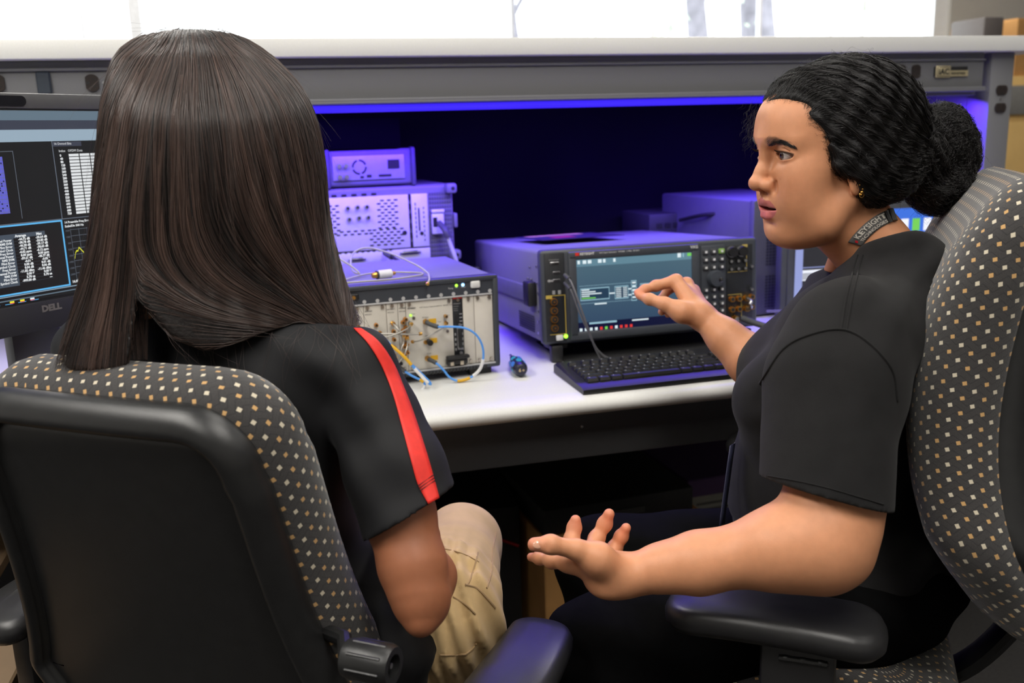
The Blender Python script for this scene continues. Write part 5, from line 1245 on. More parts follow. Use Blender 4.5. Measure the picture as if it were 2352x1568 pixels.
# creases: thumb joint, wrist
for a, c in ((pd(1340, 1262, 1.04), pd(1328, 1290, 1.045)), (pd(1348, 1262, 1.04), pd(1336, 1292, 1.045)), (pd(1258, 1240, 1.040), pd(1257, 1262, 1.040))):
    F.cone(a, c, .0016, .0016, k=.0035, op='s')
nailp, nailq = sphere_pq((0, 0, 0), 1, 16)
thumb_ax = (pd(1228, 1250, 1.05) - pd(1265, 1250, 1.053)); thumb_ax /= np.linalg.norm(thumb_ax)
tocam = CAMP - pd(1232, 1252, 1.05); tocam -= thumb_ax * (tocam @ thumb_ax); tocam /= np.linalg.norm(tocam); nside = np.cross(thumb_ax, tocam)
nn_ = tocam * .95 - nside * .3
nail = (pd(1233, 1251, 1.05) + tocam * .0066 + (nailp * (.0062, .0048, .0016)) @ np.array([thumb_ax, nside, tocam]), nailq)
aP, aQ = F.mesh(); aP = relax(aP, aQ, 1, .4); armL = F

# right arm: reaching to the screen, thumb and index pinched
Re, Rm, Rw = pd(1790, 880, 1.46), pd(1668, 776, 1.49), pd(1611, 724, 1.515)
G2 = Field(pd(1600, 720, 1.53) - np.array((.13, .13, .10)), pd(1740, 800, 1.46) + np.array((.15, .16, .12)), .0017)
G2.chain([pd(1900, 800, 1.40), Re, pd(1725, 826, 1.475), Rm, Rw], [.055, .045, .038, .0275, .0212], k=.02)
kn = [pd(1553, 645, 1.545), pd(1577, 652, 1.565), pd(1592, 668, 1.585), pd(1598, 690, 1.60)]
for q in kn: G2.chain([Rw + (q - kn[1]) * .3, q], [.018, .0112], k=.012)
G2.chain([pd(1606, 726, 1.505), pd(1566, 716, 1.50), pd(1527, 698, 1.505)], [.017, .0165, .0112], k=.012)
finger(G2, [pd(1527, 698, 1.505), pd(1492, 687, 1.52), pd(1469, 679, 1.532)], [.0110, .0085, .0066])
finger(G2, [kn[0], pd(1507, 656, 1.545), pd(1481, 664, 1.54), pd(1463, 671, 1.537)], [.0112, .0082, .0066, .0054])
finger(G2, [kn[1], pd(1534, 662, 1.578), pd(1519, 690, 1.570), pd(1530, 700, 1.552)], [.0108, .0084, .0074, .0068])
finger(G2, [kn[2], pd(1548, 680, 1.60), pd(1526, 705, 1.592), pd(1520, 716, 1.572)], [.0104, .0082, .0072, .0066])
finger(G2, [kn[3], pd(1562, 704, 1.612), pd(1542, 716, 1.60), pd(1534, 722, 1.585)], [.0098, .0074, .0066, .006])
rP, rQ = G2.mesh(); rP = relax(rP, rQ, 1, .4)

# ---- trunk, legs (under the clothes) -----------------------------------------------------------
FD, LD = np.array((-.826, .564, 0)), np.array((-.564, -.826, 0))
tc = lambda f, l, z: np.array((.835, 1.105, 0)) + FD * f + LD * l + np.array((0, 0, z))
hipL, hipR = tc(.03, .09, .545), tc(.03, -.09, .545)
kneeL, kneeR = pd(1388, 1500, 1.29), pd(1400, 1300, 1.45)
def trunk(F, g):
    """g: thickness added for cloth"""
    F.chain([tc(-.01, 0, .975), tc(.01, 0, .92)], [.072 + g, .105 + g], k=.05)
    F.ell(tc(.035, 0, .86), (.125 + g, .17 + g, .14 + g), rot=[FD, LD, (0, 0, 1)], k=.05)
    F.ell(tc(.085, 0, .69), (.125 + g, .165 + g, .15 + g), rot=[FD, LD, (0, 0, 1)], k=.05)
    F.ell(tc(.02, 0, .58), (.14 + g, .18 + g, .11 + g), rot=[FD, LD, (0, 0, 1)], k=.05)
    for s in (-1, 1): F.ell(tc(.145, s * .075, .835), (.052 + g, .06 + g, .06 + g), k=.04)
    return F
F = Field(tc(.1, 0, .6) - np.array((.42, .42, .6)), tc(.1, 0, .6) + np.array((.42, .42, .55)), .008)
trunk(F, -.006)
F.chain([tc(-.01, 0, .96), h2w((-80, 24, -170)), h2w((-74, 18, -140))], [.06, .045, .04], k=.03)
F.cone(tc(-.01, 0, .93), Lsh, .045, .045, k=.02); F.cone(tc(-.01, 0, .93), tc(.02, -.19, .945), .045, .045, k=.02)
F.chain([Lsh, Lup], [.05, .048], k=.03); F.chain([tc(.02, -.19, .965), Re], [.05, .042], k=.03)
footL, footR = kneeL * (1, 1, 0) + np.array((.0, .0, .10)), kneeR * (1, 1, 0) + np.array((.02, -.03, .10))
for a, c, e in ((hipL, kneeL, footL), (hipR, kneeR, footR)):
    F.chain([a, c, e], [.075, .05, .035], k=.03); F.cone(e + (0, 0, -.06), e + np.array((-.14, .07, -.07)), .04, .03, k=.02)
bP, bQ = F.mesh()
sk = np.array(srgb(205, 143, 105))
plain = lambda P: np.tile(sk, (len(P), 1))
acol = plain(aP)
rcol = plain(rP)
for tip in (pd(1463, 671, 1.537), pd(1469, 679, 1.532)):
    w = np.exp(-((rP - tip) ** 2).sum(1) / .012 ** 2)[:, None] * .4; rcol = rcol * (1 - w) + np.array(srgb(212, 120, 95)) * w
for tip in (pd(1322, 1194, 1.138), pd(1399, 1180, 1.146), pd(1438, 1212, 1.15), pd(1222, 1250, 1.05), pd(1220, 1279, 1.138)):
    w = np.exp(-((aP - tip) ** 2).sum(1) / .016 ** 2)[:, None] * .45; acol = acol * (1 - w) + np.array(srgb(210, 118, 98)) * w
parts = [(bP, bQ, 0), (headP, headQ, 0), (aP, aQ, 0), (rP, rQ, 0)] + [(p, q, 1) for p, q, _ in eyes] + [(teeth[0], teeth[1], 1), (nail[0], nail[1], 1)]
cols = [plain(bP), hcol, acol, rcol] + [c for _, _, c in eyes] + [teeth[2], np.tile(np.array(srgb(214, 160, 132)), (len(nail[0]), 1))]
wo = np.array(w2.location)
def sub(parts): return [(p - wo, q, m) for p, q, m in parts]
np_mesh('body', sub(parts), [skin, eye_m], w2, cols)

# ---- clothes ------------------------------------------------------------------------------------
tee = M('washed black cotton', (.0105, .0102, .0105), .9, spec=.2, noise=.2, scale=35, bump=.25, bscale=1800, sheen=.05)
F = Field(tc(.1, 0, .8) - np.array((.36, .36, .36)), tc(.1, 0, .8) + np.array((.36, .36, .36)), .0028)
trunk(F, .004)
F.cone(tc(-.04, .03, 1.035), tc(-.04, -.03, 1.035), .075, .075, k=.05)
F.chain([tc(-.03, .06, .965), Lsh + np.array((0, 0, .01)), pd(1945, 900, 1.115)], [.075, .066, .066], k=.045)
F.chain([tc(-.02, -.07, .97), tc(.03, -.2, .955), pd(1775, 880, 1.42)], [.072, .07, .062], k=.045)
# left sleeve, wide and boxy; right sleeve
slT, slB = pd(1906, 880, 1.11), pd(1896, 1135, 1.072)
ax = slB - slT; ax = ax / np.linalg.norm(ax)
F.chain([slT, slB + ax * .04], [.079, .0745], k=.03)
# folds
def folds(X, Y, Z):
    a = (X * FD[0] + Y * FD[1]); l_ = (X * LD[0] + Y * LD[1])
    return .0022 * np.sin(90 * Z + 60 * a + 25 * l_ + 2 * np.sin(30 * Z)) * (.5 + .5 * np.sin(9 * Z + 21 * a)) * np.clip((np.sqrt((X - slB[0]) ** 2 + (Y - slB[1]) ** 2 + (Z - slB[2]) ** 2) - .09) / .06, .12, 1)
F.fn(folds)
# open the sleeves and the collar
F.plane(slB, (ax * .97 + np.array((.10, .06, 0)) * 0 + np.array((0, 0, -.12)))) if False else None
n_h = np.array((.0, .0, -1.0)); hem_n = np.cross(pd(2030, 1172, 1.06) - pd(1762, 1103, 1.06), np.array(_F)); hem_n /= np.linalg.norm(hem_n)
if hem_n @ ax < 0: hem_n = -hem_n
def cut_sleeve(F, p, n, c, rr):
    """remove everything beyond the hem plane within the sleeve's neighbourhood"""
    sl, X, Y, Z = F.win(c - rr, c + rr)
    d = -((X - p[0]) * n[0] + (Y - p[1]) * n[1] + (Z - p[2]) * n[2]); e = np.sqrt((X - c[0]) ** 2 + (Y - c[1]) ** 2 + (Z - c[2]) ** 2) - rr * .95
    F.comb(sl, np.maximum(d, e).astype(f32), .0, 's')
cut_sleeve(F, pd(1900, 1136, 1.06), hem_n, slB + ax * .04, .125)
F.chain([slB - ax * .04, slB + ax * .06], [.0665, .0675], k=.002, op='s')
rn = Re - pd(1900, 800, 1.40); rn = pd(1690, 850, 1.48) - pd(1790, 830, 1.44); rn /= np.linalg.norm(rn)
cut_sleeve(F, pd(1722, 842, 1.46), rn, pd(1668, 850, 1.46), .075)
# neck opening: cut along the collar, then hollow
c1, c2, c3 = pd(1888, 592, 1.34), pd(1985, 551, 1.225), pd(2165, 536, 1.26)
cn = np.cross(c2 - c1, c3 - c1); cn = cn / np.linalg.norm(cn); cn = cn if cn[2] > 0 else -cn
F.plane(c1, cn, k=.004)
F.plane(pd(2148, 531, 1.265), -FD * .8 + np.array((0, 0, .6)), k=.03)
F.chain([h2w((-46, 6, -90)), h2w((-76, 18, -138)), h2w((-80, 22, -152))], [.060, .059, .057], k=.004, op='s')
sP, sQ = F.mesh(); sP = relax(sP, sQ, 2, .5); shirtF = F
shirt = np_mesh('tshirt', sub([(sP, sQ, 0)]), [tee], w2)
# seams of the T-shirt
def seam(pts, r_, name='seam', parent=shirt, off=.0008, mat=tee, field=None):
    q = np.array([hit_world(field or shirtF, v.x, v.y, off, .85, 1.5) for v in smooth_path([(x, y, 0) for x, y in pts], 8)])
    return MB().tube([Vector(v - wo) for v in q], r_, 6).build(name, mat, w2 if parent is None else parent)
seam([(1745, 880), (1800, 800), (1870, 765), (1940, 757), (2000, 790), (2050, 850), (2062, 920)], .0016, 'armhole_seam')
seam([(1943, 757), (1955, 690), (1970, 625), (1982, 585)], .0012, 'shoulder_seam'); seam([(1931, 757), (1942, 690), (1958, 625), (1970, 585)], .0012, 'shoulder_seam')
hem = [(1763, 1092), (1830, 1104), (1900, 1120), (1970, 1140), (2030, 1158)]
seam(hem, .0007, 'hem_stitch')
trs = M('black trouser cloth', (.0035, .0035, .0038), .95, spec=.05, noise=.2, bump=.2, bscale=1200)
F = Field(tc(.25, .05, .45) - np.array((.55, .5, .45)), tc(.25, .05, .45) + np.array((.45, .45, .3)), .006)
F.ell(tc(.02, 0, .565), (.155, .195, .10), rot=[FD, LD, (0, 0, 1)], k=.05)
F.chain([hipL + (0, 0, .0), kneeL, footL + (0, 0, .02)], [.093, .075, .06], k=.05); F.chain([hipR, kneeR, footR + (0, 0, .02)], [.093, .073, .06], k=.05)
F.fn(lambda X, Y, Z: .003 * np.sin(70 * Z + 40 * X + 30 * Y))
tP, tQ = F.mesh(); np_mesh('trousers', sub([(tP, tQ, 0)]), [trs], w2)
for e in (footL, footR):
    F = Field(e - np.array((.22, .12, .12)), e + np.array((.1, .2, .06)), .005); F.cone(e + (0, 0, -.055), e + np.array((-.15, .075, -.065)), .043, .033, k=.02); F.plane((0, 0, .004), (0, 0, -1))
    p_, q_ = F.mesh(); np_mesh('shoe', sub([(p_, q_, 0)]), [M('dark shoe', (.02, .02, .022), .6)], w2)
# ---- hair of the woman on the right: pulled back over the ears into a low curly bun ---------------
rng = np.random.default_rng(11)
def w2_hair_field():
    F = Field((-270, -115, -120), (130, 115, 175), 2.4)
    F.ell((-32, 0, 46), (120, 88, 104)); F.ell((40, 0, 70), (51, 60, 58), k=18)
    for s in (-1, 1): F.ell((-40, s * 52, -8), (78, 42, 56), k=26)
    def cut(X, Y, Z):
        fh = np.interp(Z, [-60, -22, -12, 0, 10, 31, 50, 68, 80, 88, 92, 97, 200], [-8, -4, 16, 26, 30, 33, 46, 57, 61, 66, 84, 125, 300]); return X - fh + 0 * Y
    sl, X, Y, Z = F.win(F.lo, F.lo + F.h * F.n); F.comb(sl, cut(X, Y, Z).astype(f32), 8, 'i')
    bt = np.interp(X, [-150, -60, -30, -10, 0, 40], [-78, -70, -60, -42, -26, -14]); F.comb(sl, (bt - Z + 0 * Y).astype(f32), 8, 'i')
    F.ell((-150, 0, 5), (40, 52, 60), k=24)
    F.ell((-186, 0, 10), (45, 48, 62), k=14); F.ell((-178, 8, -48), (44, 46, 40), k=14); F.ell((-212, 0, -6), (27, 34, 42), k=12)
    F.fn(lambda X, Y, Z: 2.2 * np.sin(X * .16 + Y * .11) * np.sin(Z * .13 - Y * .07) + 1.6 * np.sin(X * .33 - Z * .27 + Y * .2))
    return F
WH = w2_hair_field()
_keep = WH.d.copy(); sl, X, Y, Z = WH.win(WH.lo, WH.lo + WH.h * WH.n)
_g = np.stack(np.broadcast_arrays(X, Y, Z), -1); _in = HF.at(_g); _in[(_g < HF.lo + 2 * HF.h).any(-1) | (_g > HF.lo + HF.h * (HF.n - 3)).any(-1)] = 50
WH.d = np.maximum(WH.d, -(_in + 9).astype(f32)); P, Q = WH.mesh(-1.5); WH.d = _keep     # the head itself is left out of the hair mass
P2 = P; P = P[HF.at(P) > -7]
black_hair = M('black hair mass', (.006, .0055, .006), .55, spec=.3, noise=.4, scale=120, bump=.6, bscale=260)
hair_base = np_mesh('hair', [(h2w(P2) - wo, Q, 0)], [black_hair], w2)
J = np.array((-150., 0, 8.))
def wavy(S, amp, wl):
    """adds a curl to strands S (n, k, 3)"""
    n, k, _ = S.shape; T = np.gradient(S, axis=1); T /= np.maximum(np.linalg.norm(T, axis=2, keepdims=True), 1e-6)
    A = np.cross(T, np.array((.3, .2, .93))); A /= np.maximum(np.linalg.norm(A, axis=2, keepdims=True), 1e-6); B_ = np.cross(T, A)
    step = np.linalg.norm(np.diff(S, axis=1), axis=2).mean(); q = S[:, 0]; ph = rng.uniform(0, 6.28, (n, 1)) * .12 + 2 * np.pi * np.arange(k)[None] * step / wl * rng.uniform(.94, 1.06, (n, 1)) + (3 * np.sin(q[:, 0] * .05 + q[:, 2] * .08) + 3 * np.sin(q[:, 2] * .11 - q[:, 0] * .04 + 1))[:, None]
    am = amp * np.linspace(.3, 1, k)[None] * rng.uniform(.5, 1.2, (n, 1))
    return S + A * (np.sin(ph) * am)[..., None] + B_ * (np.cos(ph) * am * .7)[..., None]
def grow(F, roots, target, k, step, off):
    S = np.zeros((len(roots), k, 3)); p = F.snap(roots, off)
    for i in range(k):
        S[:, i] = p; g = F.grad(p); d = target(p); d = d - g * (d * g).sum(1, keepdims=True); d /= np.maximum(np.linalg.norm(d, axis=1, keepdims=True), 1e-6)
        p = F.snap(p + d * step, off, 2)
    return S
HV = P
side = HV[(HV[:, 0] > -150)]
roots = side[rng.integers(0, len(side), 11000)] + rng.normal(0, 1.2, (11000, 3))
off = rng.uniform(-2.5, 1.8, 11000)
def tgt(p):
    d = J - p; d = d / np.linalg.norm(d, axis=1, keepdims=True)
    up_ = np.clip((p[:, 0] - 20) / 60, 0, 1) * np.clip((p[:, 2] - 55) / 30, 0, 1); d[:, 2] += up_ * 1.4
    lw = np.clip((60 - p[:, 2]) / 60, 0, 1) * np.clip((p[:, 0] + 90) / 90, 0, 1); d[:, 2] -= lw * .55
    return d
S1 = grow(WH, roots, tgt, 17, 5.0, off)
wv = np.clip((75 - roots[:, 2]) / 70, 0, 1) * .95 + .05
S1 = S1 + (wavy(S1, 3.8, 58) - S1) * wv[:, None, None]
# the bun: curls wound round its middle
n2 = 5200; cB = np.array((-186., 2, -8)); v = rng.normal(size=(n2, 3)); v /= np.linalg.norm(v, axis=1, keepdims=True); ax_ = rng.normal(size=(n2, 3)) * (.5, 1.0, .5) + (0, .9, .2); ax_ /= np.linalg.norm(ax_, axis=1, keepdims=True)
S2 = np.zeros((n2, 18, 3)); pp = WH.snap(cB + v * 60, 0, 8); pp = np.where((pp[:, :1] > -150), cB + v * 45, pp); ob = rng.uniform(-5, 3.0, n2); pp = WH.snap(pp, ob, 3)
for i in range(18):
    S2[:, i] = pp; d = np.cross(ax_, pp - cB); g = WH.grad(pp); d = d - g * (d * g).sum(1, keepdims=True); d /= np.maximum(np.linalg.norm(d, axis=1, keepdims=True), 1e-6); pp = WH.snap(pp + d * 4.2, ob, 2)
S2 = wavy(S2, 3.6, 32)
# loose frizz and curls along the outline and below the bun
n3 = 620; base = np.concatenate([HV[rng.integers(0, len(HV), 430)], np.array((-200, 0, -60)) + rng.normal(0, (26, 22, 16), (190, 3))])
g = WH.grad(base); t_ = np.cross(g, rng.normal(size=(n3, 3))); t_ /= np.linalg.norm(t_, axis=1, keepdims=True); ln = rng.uniform(10, 34, (n3, 1)); u1 = np.linspace(0, 1, 14)[None, :, None]
S3 = base[:, None] + (t_ * ln)[:, None] * u1 + (g * rng.uniform(2, 13, (n3, 1)))[:, None] * np.sin(u1 * 2.4) + np.array((0, 0, -1.)) * (u1 ** 2) * 6
S3 = wavy(S3, 2.2, 14)
far = np.array((86, -46, 70)) + rng.normal(0, 1, (60, 3)) * (4, 8, 22)
S4 = far[:, None] + np.array((16., -6, -10))[None, None] * rng.uniform(.3, 1.1, (60, 1, 1)) * u1 + np.array((0, 0, -26.))[None, None] * u1 * rng.uniform(.2, 1, (60, 1, 1))
S4 = wavy(S4, 3.0, 13)
hm = strand_mat('black hair strands', (.009, .008, .008), .27, .42, .4)
dark = [h2w(x) - wo for x in S1] + [h2w(x) - wo for x in S2]
hair_curves('hair_strands', dark, .00023, hm, hair_base)
hair_curves('flyaway_hair', [h2w(x) - wo for x in S3] + [h2w(x) - wo for x in S4], .00010, hm, hair_base)
# soft baby hair at the hairline, lashes, brow hairs
n5 = 900; fr = side[(side[:, 0] > 8) & (side[:, 1] > -20)]; fr = fr[np.abs(HF.at(fr)) < 3.5]
if len(fr) > 10:
    b0 = HF.snap(fr[rng.integers(0, len(fr), n5)] + np.array((3.5, 0, 0)) + rng.normal(0, 2.2, (n5, 3)), .3); S5 = grow(HF, b0, lambda p: tgt(p) + rng.normal(0, .5, p.shape), 9, 2.2, rng.uniform(.2, 1.2, n5)); hair_curves('hairline_fuzz', [h2w(x) - wo for x in wavy(S5, 1.0, 12)], .00009, hm, hair_base)
la = []
for s in (-1, 1):
    c = np.array((73.5, s * 33, 18.5))
    for q in np.linspace(-14, 16, 60):
        e = c + np.array((math.sqrt(max(13.0 ** 2 - (q * .72) ** 2, 30)) - .6, s * (q + 3.2), 5.4 * math.sqrt(max(0, 1 - (q / 19) ** 2)) - .9)); d = np.array((1, s * (q / 22 - .12), .1)); d /= np.linalg.norm(d); L_ = 8.5 * (1 - .3 * abs(q) / 15)
        la.append(np.array([e + d * L_ * t + np.array((0, 0, 1)) * 3.0 * t * t for t in np.linspace(0, 1, 6)]))
br = []
for s in (-1, 1):
    for _ in range(430):
        l0 = rng.uniform(15, 52); bu = np.interp(l0, [10, 16, 26, 36, 46, 59], [36, 38.2, 41.8, 41.6, 36.5, 26]) + rng.normal(0, 1.7) * (1 - .6 * (l0 - 13) / 46)
        p0 = HF.snap(np.array([[100 - l0 * .55, s * l0, bu]]), .2, 6)[0]; d = np.array((-.25, s * .8, .75 - 1.1 * (l0 - 13) / 30)); d /= np.linalg.norm(d)
        br.append(np.array([HF.snap((p0 + d * 7 * t)[None], .25 + .6 * t, 2)[0] for t in np.linspace(0, 1, 5)]))
hair_curves('lashes_and_brows', [h2w(x) - wo for x in la + br], .00012, hm, hair_base, .3)

# ---- lanyard, earring ------------------------------------------------------------------------------
def ray_head(px, py, off=1.3, field=None):
    d = _F + _R * (px - 1176) / 2110. - _U * (py - 784) / 2110.; t = 1.05
    for _ in range(430):
        v = HF.at(w2h(CAMP + d * t)[None])[0]
        if v < off: break
        t += max(.0004, (v - off) * HS * .5)
        if t > 1.6: return None
    return CAMP + d * t
topE = [(2104, 470), (2086, 468), (2062, 474), (2036, 483), (2010, 496), (1985, 515), (1962, 538), (1948, 556)]
botE = [(2118, 492), (2100, 497), (2074, 502), (2050, 509), (2030, 518), (2010, 532), (1992, 549), (1980, 566)]
def dense(E, n): 
    q = smooth_path([(x, y, 0) for x, y in E], 6); return [q[int(round(i * (len(q) - 1) / (n - 1)))] for i in range(n)]
nR = 40; te, be = dense(topE, nR), dense(botE, nR); rib = []
for a, c in zip(te, be):
    row = []
    for w in np.linspace(0, 1, 5):
        h = ray_head(a.x + (c.x - a.x) * w, a.y + (c.y - a.y) * w); row.append(h)
    rib.append(row)
ok = [i for i, r_ in enumerate(rib) if all(v is not None for v in r_)]
rib = np.array([rib[i] for i in ok]); print('lanyard rows', len(rib))
b = MB(); b.grid([[Vector(v - wo) for v in r_] for r_ in rib]); lan = b.build('lanyard', M('grey lanyard ribbon', (.11, .106, .102), .6, bump=.3, bscale=2500), w2, recalc=False)
_sm = lan.modifiers.new('thickness', 'SOLIDIFY'); _sm.thickness = .0011; _sm.offset = 0
RL = float(np.linalg.norm(np.diff(rib[:, 2], axis=0), axis=1).sum()); print('lanyard length', RL)
def rib_at(u, v, off=.0012):
    i = np.clip(u, 0, 1) * (len(rib) - 1.001); j = np.clip(v, 0, 1) * 3.999; a, c = int(i), int(j); fu, fv = i - a, j - c
    p = rib[a, c] * (1 - fu) * (1 - fv) + rib[a + 1, c] * fu * (1 - fv) + rib[a, c + 1] * (1 - fu) * fv + rib[a + 1, c + 1] * fu * fv
    n = CAMP - p; return p + n / np.linalg.norm(n) * off
def rib_text(body, size, u0, v0, bold, b, mi=0, w=1.0, ul=.001):
    t = MB(); t.text(body, size, bold=bold, sx=w)
    for v in t.bm.verts: v.co = Vector(rib_at(u0 - v.co.x / RL, v0 - v.co.y / .0275, .0014) - wo)
    me = bpy.data.meshes.new('t'); t.bm.to_mesh(me); t.bm.free(); k = len(b.bm.faces); b.bm.from_mesh(me); bpy.data.meshes.remove(me); b.bm.faces.ensure_lookup_table()
    for i in range(k, len(b.bm.faces)): b.bm.faces[i].material_index = mi
b = MB(); kk = .62 * RL
rib_text('KEYSIGHT', .0155, .84, .50, .0004, b, w=kk / .0655); rib_text('TECHNOLOGIES', .0095, .86, .89, .0001, b, w=kk / .0655)
q0 = [(.95, .42), (.89, .34), (.89, .55), (.95, .62)]; b.bm.faces.new([b.bm.verts.new(Vector(rib_at(u, v, .0014) - wo)) for u, v in q0]).material_index = 1
b.build('lettering', [M('silver print', (.66, .62, .55), .5), M('red print', (.6, .02, .03), .5)], lan, recalc=False)
b = MB(); c0, c1 = rib[0].mean(0), rib[5].mean(0)
b.tube([Vector(rib_at(.14, .02, .002) - wo), Vector(rib_at(.17, .98, .002) - wo)], .0035, 8); b.tube([Vector(rib_at(.04, .02, .003) - wo), Vector(rib_at(.07, .98, .003) - wo)], .0052, 8, flat=.6); b.build('breakaway_clip', black_plastic, lan)
# the hanging end of the ribbon in front of the shirt
hp = [pd(1682, 1020, 1.33), pd(1676, 1060, 1.325), pd(1668, 1120, 1.32), pd(1660, 1180, 1.31), pd(1655, 1225, 1.305)]
b = MB(); wv_ = np.array(FD * .3 + LD * .8) * .009
b.grid([[Vector(p - wv_ - wo), Vector(p + wv_ - wo)] for p in hp]); o = b.build('lanyard_end', M('navy ribbon', (.02, .022, .05), .5), lan); _s = o.modifiers.new('thickness', 'SOLIDIFY'); _s.thickness = .0012
b = MB(); b.tube([Vector(p - wv_ - wo) for p in hp], .0008, 6); b.build('ribbon_edge', M('pale ribbon edge', (.5, .5, .6), .5), o)
ear = ray_head(1978, 432, 0.5); b = MB()
for (dx, dz, r_) in ((0, .004, .0022), (.001, -.001, .0018), (0, -.0055, .0026), (-.004, .0045, .0014), (-.001, -.0085, .0016)): b.ball(Vector(ear - wo) + Vector((dx, -.002, dz)), r_, n=12)
b.tube([Vector(ear - wo) + Vector((.0035 * math.sin(a), -.002, -.009 + .0035 * math.cos(a))) for a in np.linspace(0, 6.28, 17)], .0006, 6); b.build('earring', gold, w2)
# ================================================================== the woman on the left, seen from behind
w1 = empty('person', (-.065, 1.165, 0), label='person seen from behind, long straight dark hair, black shirt with red sleeve stripe', cat='person')
wo1 = np.array(w1.location)
def sub1(parts): return [(p - wo1, q, m) for p, q, m in parts]
F1, R1 = np.array((.59, .807, 0)), np.array((.807, -.59, 0))
def t1(f, r, z): return np.array((-.065, 1.165, 0)) + F1 * f + R1 * r + np.array((0, 0, z))
HO1 = np.array((-.060, 1.210, 1.178)); f1 = np.array((.30, .954, -.03)); f1 /= np.linalg.norm(f1); l1 = np.cross((0, 0, 1), f1); l1 /= np.linalg.norm(l1); u1_ = np.cross(f1, l1)
HA1 = np.array([f1, l1, u1_])
def g2w(P): return HO1 + .94e-3 * (np.asarray(P) @ HA1)
NECK[:] = [(-38, 0, -100), (-48, 0, -140), (-52, 0, -178)]; TRAPS[:] = [((-55, 30, -110), (-70, 110, -190)), ((-55, -30, -110), (-70, -110, -190))]
F = head_field(); P, Q = F.mesh(); P = face_relax(P, Q, 6); h1P, h1Q, h1C = g2w(P), Q, head_tint(P)
eyes1 = []
for s in (-1, 1):
    c = np.array((73.5, s * 33, 18.5)); ep, eq = sphere_pq(c, 11.9, 24); ang = np.degrees(np.arccos(np.clip((ep - c)[:, 0] / 11.9, -1, 1))); col = np.tile(np.array(srgb(206, 196, 192)), (len(ep), 1)); col[ang < 32] = srgb(60, 36, 24); col[ang < 13.5] = (.003, .003, .003); eyes1.append((g2w(ep), eq, col))
# right arm, hanging to a bent elbow; the forearm goes forward onto the lap
Rs, Ru, Rl = pd(818, 838, 1.07), pd(918, 1180, 1.035), pd(962, 1372, 1.01)
wrR = pd(905, 1165, 1.28); wrL = t1(.34, -.12, .70); Ls = t1(0, -.2, .955); Ll = t1(.05, -.25, .72)
F = grid_for([Rs, Rl, wrR, wrR + F1 * .16 - R1 * .14], .075, .0026)
F.chain([Rs, Ru, pd(948, 1300, 1.02), Rl, pd(966, 1428, 1.0)], [.036, .039, .0365, .0295, .0165], k=.012)
F.chain([pd(975, 1385, 1.025), pd(985, 1325, 1.06), pd(950, 1235, 1.18), wrR], [.027, .0285, .030, .023], k=.018)
def resting_hand(F, w, d, s):
    pal = w + d * .08; side = np.cross((0, 0, 1), d) * s
    F.cone(w, pal, .026, .028, k=.015); F.ell(w + d * .055, (.03, .03, .018), k=.015)
    for k in range(4):
        o = side * (.024 - .016 * k); a = pal + o; ln = (.07, .078, .073, .058)[k]
        F.chain([a, a + d * ln * .5 + np.array((0, 0, -.008)), a + d * ln * .8 + np.array((0, 0, -.03))], [.0092, .0082, .0065], k=.004)
    F.chain([w + side * .02 + d * .02, w + side * .042 + d * .055, w + side * .04 + d * .085], [.014, .0105, .008], k=.005)
dR = (F1 * .8 - R1 * .6); dR /= np.linalg.norm(dR); dL = (F1 * .95 + R1 * .3); dL /= np.linalg.norm(dL)
resting_hand(F, wrR, dR, 1)
a1P, a1Q = F.mesh(); a1P = relax(a1P, a1Q, 1, .4)
F = grid_for([Ls, Ll, wrL, t1(.48, -.05, .66)], .075, .003)
F.chain([Ls, Ls * .5 + Ll * .5, Ll], [.036, .04, .036], k=.015); F.chain([Ll, Ll * .55 + wrL * .45, wrL], [.036, .034, .024], k=.02); resting_hand(F, wrL, dL, -1)
a2P, a2Q = F.mesh()
kneeR1 = pd(1060, 1245, 1.43); kneeL1 = kneeR1 - R1 * .28 + F1 * .02
hipR1, hipL1 = t1(.04, .095, .545), t1(.04, -.095, .545)
midR = pd(1000, 1405, 1.21); midL = midR - R1 * .24
ftR, ftL = kneeR1 * (1, 1, 0) + F1 * .05 + np.array((0, 0, .1)), kneeL1 * (1, 1, 0) + F1 * .08 + np.array((0, 0, .1))
def trunk1(F, g):
    rot = [F1, R1, (0, 0, 1)]
    F.ell(t1(.0, 0, .885), (.10 + g, .175 + g, .13 + g), rot=rot, k=.05); F.ell(t1(-.01, 0, .76), (.10 + g, .15 + g, .15 + g), rot=rot, k=.05)
    F.ell(t1(.02, .01, .62), (.12 + g, .195 + g, .13 + g), rot=rot, k=.05)
    return F
F = Field(t1(.15, 0, .5) - np.array((.5, .5, .5)), t1(.15, 0, .5) + np.array((.5, .5, .62)), .009)
trunk1(F, -.01); F.chain([t1(.0, 0, .92), t1(.0, 0, 1.07)], [.06, .045], k=.03); F.cone(t1(-.02, 0, .95), Rs, .04, .034, k=.02); F.cone(t1(-.02, 0, .95), Ls, .04, .034, k=.02)
for a, m_, c, e in ((hipR1, midR, kneeR1, ftR), (hipL1, midL, kneeL1, ftL)):
    F.chain([a, m_, c, e], [.08, .06, .042, .035], k=.03); F.cone(e + (0, 0, -.06), e + F1 * .15 + np.array((0, 0, -.07)), .04, .03, k=.02)
b1P, b1Q = F.mesh()
parts = [(b1P, b1Q, 0), (h1P, h1Q, 0), (a1P, a1Q, 0), (a2P, a2Q, 0)] + [(p, q, 1) for p, q, _ in eyes1]
sk1 = np.array(srgb(158, 100, 70)); pl1 = lambda P: np.tile(sk1, (len(P), 1))  # shade on the arms put into this darker skin tint
